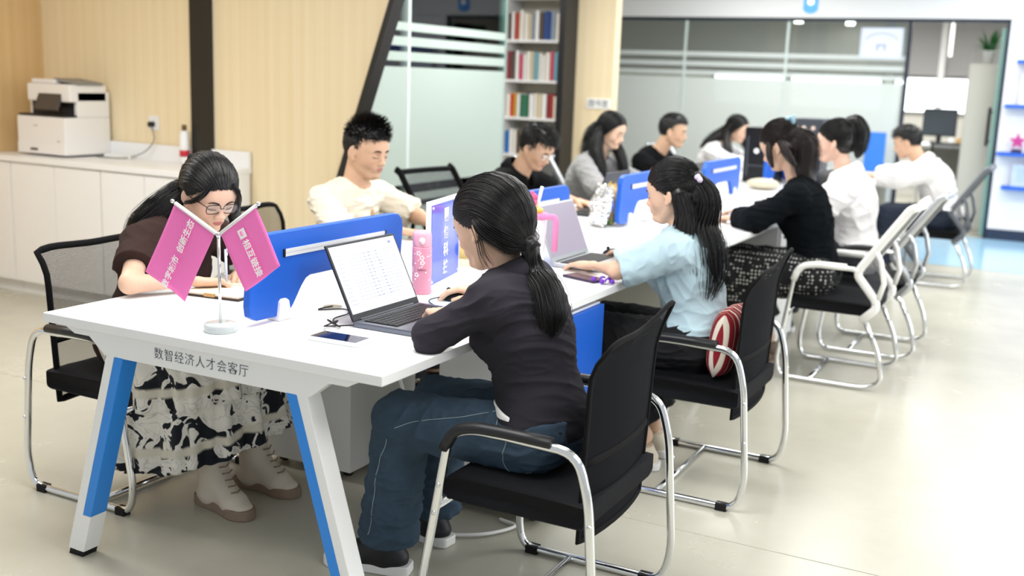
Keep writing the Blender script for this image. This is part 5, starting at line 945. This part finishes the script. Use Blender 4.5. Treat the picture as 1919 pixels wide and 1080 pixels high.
c=build('woman with a low black ponytail in charcoal shirt and blue jeans typing',Cj,(-1,0,0),(-.93,.10,-.35),False,.99,.003,FEM,hands=dict(l=HD((-.74,.64,-.14),(0,0,1),-1,.98,curl=(.3,.35,.25),spread=.22,fc=[(.0,.1,.1),(.35,.5,.3),(.5,.6,.4),(.6,.7,.4)]),r=HD((-.97,-.2,.03),(0,0,1),1,.98,curl=(.35,.35,.25),spread=.1)),top=dict(m=CH,upto=(1.10,1.3),ease=(.002,-.004,-.002),amp=.0075,neckr=.06,collar=True,name='shirt',hem=.035,seed=4,freq=(8,8,24)),bottom=dict(m=JEAN,e=.006,ease=(.004,.018,.045),amp=.010,upto=.96,name='jeans',waist=.03)); C0=c; W=c['W']; org=c['org']
tie=W(-.118,0,-.088)
hair(c,(-.112,0,-.082),[([tie,V3(1.355,.485,.955),V3(1.395,.465,.91),V3(1.42,.445,.85),V3(1.43,.44,.785)],(.017,.038,.052,.050,.02),1500,.008)],N=4200,seed=12,extra=[([W(-.015,.078,.035),W(-.045,.084,-.01),W(-.085,.05,-.065),W(-.112,.01,-.085)],(.012,.026,.028,.014),420),([W(-.015,-.078,.035),W(-.045,-.084,-.01),W(-.085,-.05,-.065),W(-.112,-.01,-.085)],(.012,.026,.028,.014),300),([W(.0,.083,.03),W(-.012,.086,-.03),W(-.006,.078,-.08),W(-.015,.07,-.12)],(.004,.010,.014,.016),16)])
obj('hair_tie',tube([tie+V3(-.012,0,.012)-org,tie+V3(.012,0,-.008)-org],.021,16),RUBBER,c['t'],True)
from mathutils.bvhtree import BVHTree
sh_=c['top']; bs=BVHTree.FromPolygons([v.co[:] for v in sh_.data.vertices],[p.vertices[:] for p in sh_.data.polygons]); V=[];Fq=[]
for j in range(5):
    for i in range(9):
        x=1.295+.085*i/8; z=.562+.045*j/4-.018*i/8; h=bs.ray_cast(Vector((x-org[0],-.6,max(z,.578+.012*i/8))),Vector((0,1,0)))[0]; V.append((x-org[0],(h.y if h else (V[-1][1]+.006 if V else -.17))-.006,z))
Fq=[(j*9+i,j*9+i+1,j*9+i+10,j*9+i+9) for j in range(4) for i in range(8)]; q_=obj('undershirt_hem',(V,Fq),WHITEF,c['t'],True); q_.modifiers.new('s','SOLIDIFY').thickness=.003
SNK=mat('sneaker_black','#1B1C20',.5); [ (lambda s_: obj('toe_cap',sphere(c['J']['t'+q]+nz((c['J']['t'+q]-c['J']['a'+q])*V3(1,1,0))*.022+V3(0,0,.012)-org,(.036,.036,.022),10),WP,s_,True))(shoe(c,q,SNK,WP,h=.07,soleh=.032,name='sneaker')) for q in 'lr']
seamm=mat('denim_stitch','#8FA0A8',.8)
from mathutils.bvhtree import BVHTree
jo=[o for o in c['t'].children if o.name.startswith('jeans')][0]; bv=BVHTree.FromPolygons([v.co[:] for v in jo.data.vertices],[p.vertices[:] for p in jo.data.polygons])
def stitch(P,nm):
    q=[]
    for x,z in spl([(a,b,0) for a,b in P],8)[:,:2]:
        h=bv.ray_cast(Vector((x-org[0],-.5,z)),Vector((0,1,0)))[0]
        if h: q.append(np.array(h)+V3(0,-.0006,0))
    if len(q)>2: obj(nm,tube(q,.0012,5),seamm,jo)
stitch([(1.36,.60),(1.24,.565),(1.10,.53),(1.03,.50)],'side_seam'); stitch([(1.0,.46),(.965,.36),(.945,.24),(.93,.15)],'side_seam'); stitch([(1.40,.575),(1.375,.50),(1.37,.455),(1.395,.425),(1.44,.44)],'pocket_stitch'); stitch([(1.335,.595),(1.345,.555),(1.39,.535)],'pocket_stitch')
# --- woman in light blue shirt
Dj=dict(pel=(1.43,1.76,.525),ch=(1.385,1.76,.775),nb=(1.355,1.755,.93),hc=(1.305,1.745,1.073),sl=(1.365,1.605,.875),sr=(1.34,1.915,.875),el=(1.19,1.51,.80),wl=(1.05,1.62,.787),er=(1.25,1.97,.80),wr=(1.075,2.02,.787),hl=(1.43,1.67,.51),hr=(1.43,1.85,.51),kl=(1.03,1.66,.49),kr=(1.03,1.87,.49),al=(1.26,1.70,.13),ar=(1.24,1.87,.13),tl=(1.16,1.68,.05),tr=(1.14,1.88,.05))
LBS=mat('light_blue_shirt','#B9D3DE',.8,sheen=.15,bump=(400,.2)); BT=mat('black_wide_trousers','#0C0D12',.85)
c=build('woman with very long black hair and a lilac clip in a light blue shirt',Dj,(-1,0,0),(-.97,-.02,-.2),False,.97,.003,FEM,hands=dict(l=HD((-.93,.35,-.08),(0,0,1),-1,.93,curl=(.18,.25,.2)),r=HD((-.97,.1,.02),(0,0,1),1,.93,curl=(.35,.35,.25))),top=dict(m=LBS,upto=(.93,1.05),ease=(.008,.016,.014),amp=.009,neckr=.062,collar=True,name='shirt',hem=.12,e=.018,seed=9,freq=(11,11,20)),bottom=dict(m=BT,e=.004,ease=(.02,.05,.075),upto=.9)); C0=c; W=c['W']
hair(c,(-.10,0,.035),[([W(-.085,0,.03),W(-.115,0,-.04),V3(1.405,1.745,.96),V3(1.435,1.73,.87),V3(1.45,1.715,.77),V3(1.455,1.70,.68)],(.045,.062,.075,.08,.072,.03),1700,.014),([W(-.045,.07,.0),W(-.06,.075,-.08),V3(1.39,1.66,.93),V3(1.415,1.655,.82),V3(1.425,1.66,.72)],(.03,.036,.04,.036,.012),600,.014),([W(-.045,-.07,.0),W(-.06,-.075,-.08),V3(1.40,1.84,.93),V3(1.42,1.83,.82)],(.03,.036,.04,.02),300,.008)],N=2400,seed=22)
obj('hair_clip',join(*[sphere(W(-.118,.03,.045)+V3(*(rng.normal(size=3)*.012))-c['org'],.011,6) for _ in range(9)]),mat('clip_lilac','#D9CBE8',.4),c['t'],True); [shoe(c,q,mat('shoe_cream','#D8CDB8',.7),WP) for q in 'lr']
# --- woman in black cardigan
Fj=dict(pel=(1.46,3.60,.53),ch=(1.41,3.60,.80),nb=(1.345,3.60,.985),hc=(1.235,3.60,1.175),sl=(1.37,3.435,.925),sr=(1.34,3.765,.925),el=(1.20,3.32,.81),wl=(1.06,3.48,.79),er=(1.2,3.86,.81),wr=(1.03,3.80,.79),hl=(1.46,3.51,.52),hr=(1.46,3.69,.52),kl=(1.05,3.48,.5),kr=(1.05,3.70,.5),al=(1.22,3.55,.12),ar=(1.22,3.72,.12),tl=(1.10,3.54,.05),tr=(1.10,3.72,.05))
DOT=mat('polka_skirt','#101014',.85); nt,n,l,b=nodes(DOT); tc=n.new('ShaderNodeTexCoord'); vo=n.new('ShaderNodeTexVoronoi'); vo.inputs['Scale'].default_value=52; vo.inputs['Randomness'].default_value=.25; l.new(tc.outputs['Object'],vo.inputs['Vector']); cr=n.new('ShaderNodeValToRGB'); e=cr.color_ramp; e.interpolation='CONSTANT'; e.elements[0].color=lin('#C9C9C4'); e.elements[1].position=.27; e.elements[1].color=lin('#101014'); l.new(vo.outputs['Distance'],cr.inputs[0]); l.new(cr.outputs[0],b.inputs['Base Color'])
c=build('woman with a teal claw clip in a black cardigan and polka dot skirt',Fj,(-1,0,0),(-.86,.08,-.5),False,1.02,.004,FEM,hands=dict(l=HD((-.8,.6,-.08),(0,0,1),-1),r=HD((-.97,-.1,.02),(0,0,1),1)),top=dict(m=mat('black_cardigan','#0B0F13',.95,spec=.1,bump=(200,.5)),upto=(1.8,1.8),ease=(.006,.010,.010),amp=.008,neckr=.068,name='cardigan',hem=.02,e=.02),bottom=dict(m=DOT,ease=(.03,.05,.05),upto=.75,name='skirt',waist=.06)); C0=c; W=c['W']
hair(c,(-.10,0,.0),[([W(-.08,0,.02),W(-.115,0,-.05),V3(1.36,3.6,1.06),V3(1.39,3.6,1.0)],(.05,.07,.072,.05),420),([W(-.03,.075,.01),W(-.04,.085,-.06),W(-.05,.08,-.13)],(.02,.024,.01),160),([W(.03,.078,.03),W(.05,.085,-.03),W(.06,.08,-.09)],(.01,.014,.006),80)],N=900,m=HAIRB,seed=31,front=.06)
obj('claw_clip',join(sphere(W(-.095,0,.105)-c['org'],(.02,.04,.016),8),sphere(W(-.115,.01,.09)-c['org'],(.012,.03,.03),8)),mat('clip_teal','#7FA0B0',.3),c['t'],True); [shoe(c,q,mat('shoe_brown','#6E5A48',.6),BSOLE) for q in 'lr']
# --- woman in white shirt, high ponytail
Hj=dict(pel=(1.54,4.36,.53),ch=(1.50,4.36,.81),nb=(1.435,4.36,1.0),hc=(1.36,4.355,1.175),sl=(1.47,4.20,.93),sr=(1.45,4.52,.93),el=(1.34,4.12,.80),wl=(1.12,4.22,.80),er=(1.32,4.58,.80),wr=(1.10,4.5,.80),hl=(1.54,4.27,.52),hr=(1.54,4.45,.52),kl=(1.12,4.25,.5),kr=(1.12,4.47,.5),al=(1.12,4.25,.1),ar=(1.12,4.47,.1),tl=(.99,4.25,.04),tr=(.99,4.47,.04))
c=build('woman with a high black ponytail in a loose white shirt',Hj,(-1,0,0),(-.98,-.02,-.12),False,1.0,.004,(.74,.48,.37),hands=dict(l=HD((-.97,.2,-.05),(0,0,1),-1),r=HD((-.97,-.1,.02),(0,0,1),1)),top=dict(m=mat('white_shirt','#EFEDEE',.8,bump=(300,.2)),upto=(1.85,1.85),ease=(.024,.034,.028),amp=.012,neckr=.066,collar=True,name='shirt',hem=.12,e=.024,freq=(9,9,16)),bottom=dict(m=DT)); C0=c; W=c['W']
hair(c,(-.085,0,.115),[([W(-.085,0,.125),W(-.125,0,.115),W(-.15,0,.05),W(-.14,0,-.03),W(-.12,0,-.09)],(.02,.034,.042,.036,.015),520)],N=1100,seed=41)
obj('hair_tie',tube([W(-.085,0,.12)-c['org'],W(-.105,0,.128)-c['org']],.022,14),mat('tie_grey','#8E9AA0',.5),c['t'],True); [shoe(c,q,BLACK) for q in 'lr']
# --- man in white shirt
Mj=dict(pel=(1.72,7.0,.53),ch=(1.64,7.0,.77),nb=(1.52,7.0,.93),hc=(1.395,7.0,1.085),sl=(1.56,6.80,.87),sr=(1.52,7.2,.87),el=(1.40,6.72,.83),wl=(1.20,6.78,.815),er=(1.36,7.3,.81),wr=(1.16,7.2,.80),hl=(1.72,6.9,.52),hr=(1.72,7.1,.52),kl=(1.30,6.9,.5),kr=(1.30,7.1,.5),al=(1.30,6.9,.1),ar=(1.30,7.1,.1),tl=(1.17,6.9,.04),tr=(1.17,7.1,.04))
c=build('man with short black hair in a white shirt leaning on the farthest desk',Mj,(-1,0,0),(-.93,-.05,-.35),True,1.02,.005,MAL,hands=dict(l=HD((-.97,.2,-.05),(0,0,1),-1,1),r=HD((-.97,-.1,.02),(0,0,1),1,1)),top=dict(m=MATS['white_shirt'],upto=(1.8,1.8),ease=(.024,.034,.028),amp=.012,neckr=.07,collar=True,name='shirt',hem=.04,e=.02,freq=(9,9,16)),bottom=dict(m=mat('navy_trousers','#1F2A3C',.8)),tsc=1.08); C0=c; short_hair(c,9,1600,.04,.4,side=.4); [shoe(c,q,BLACK) for q in 'lr']
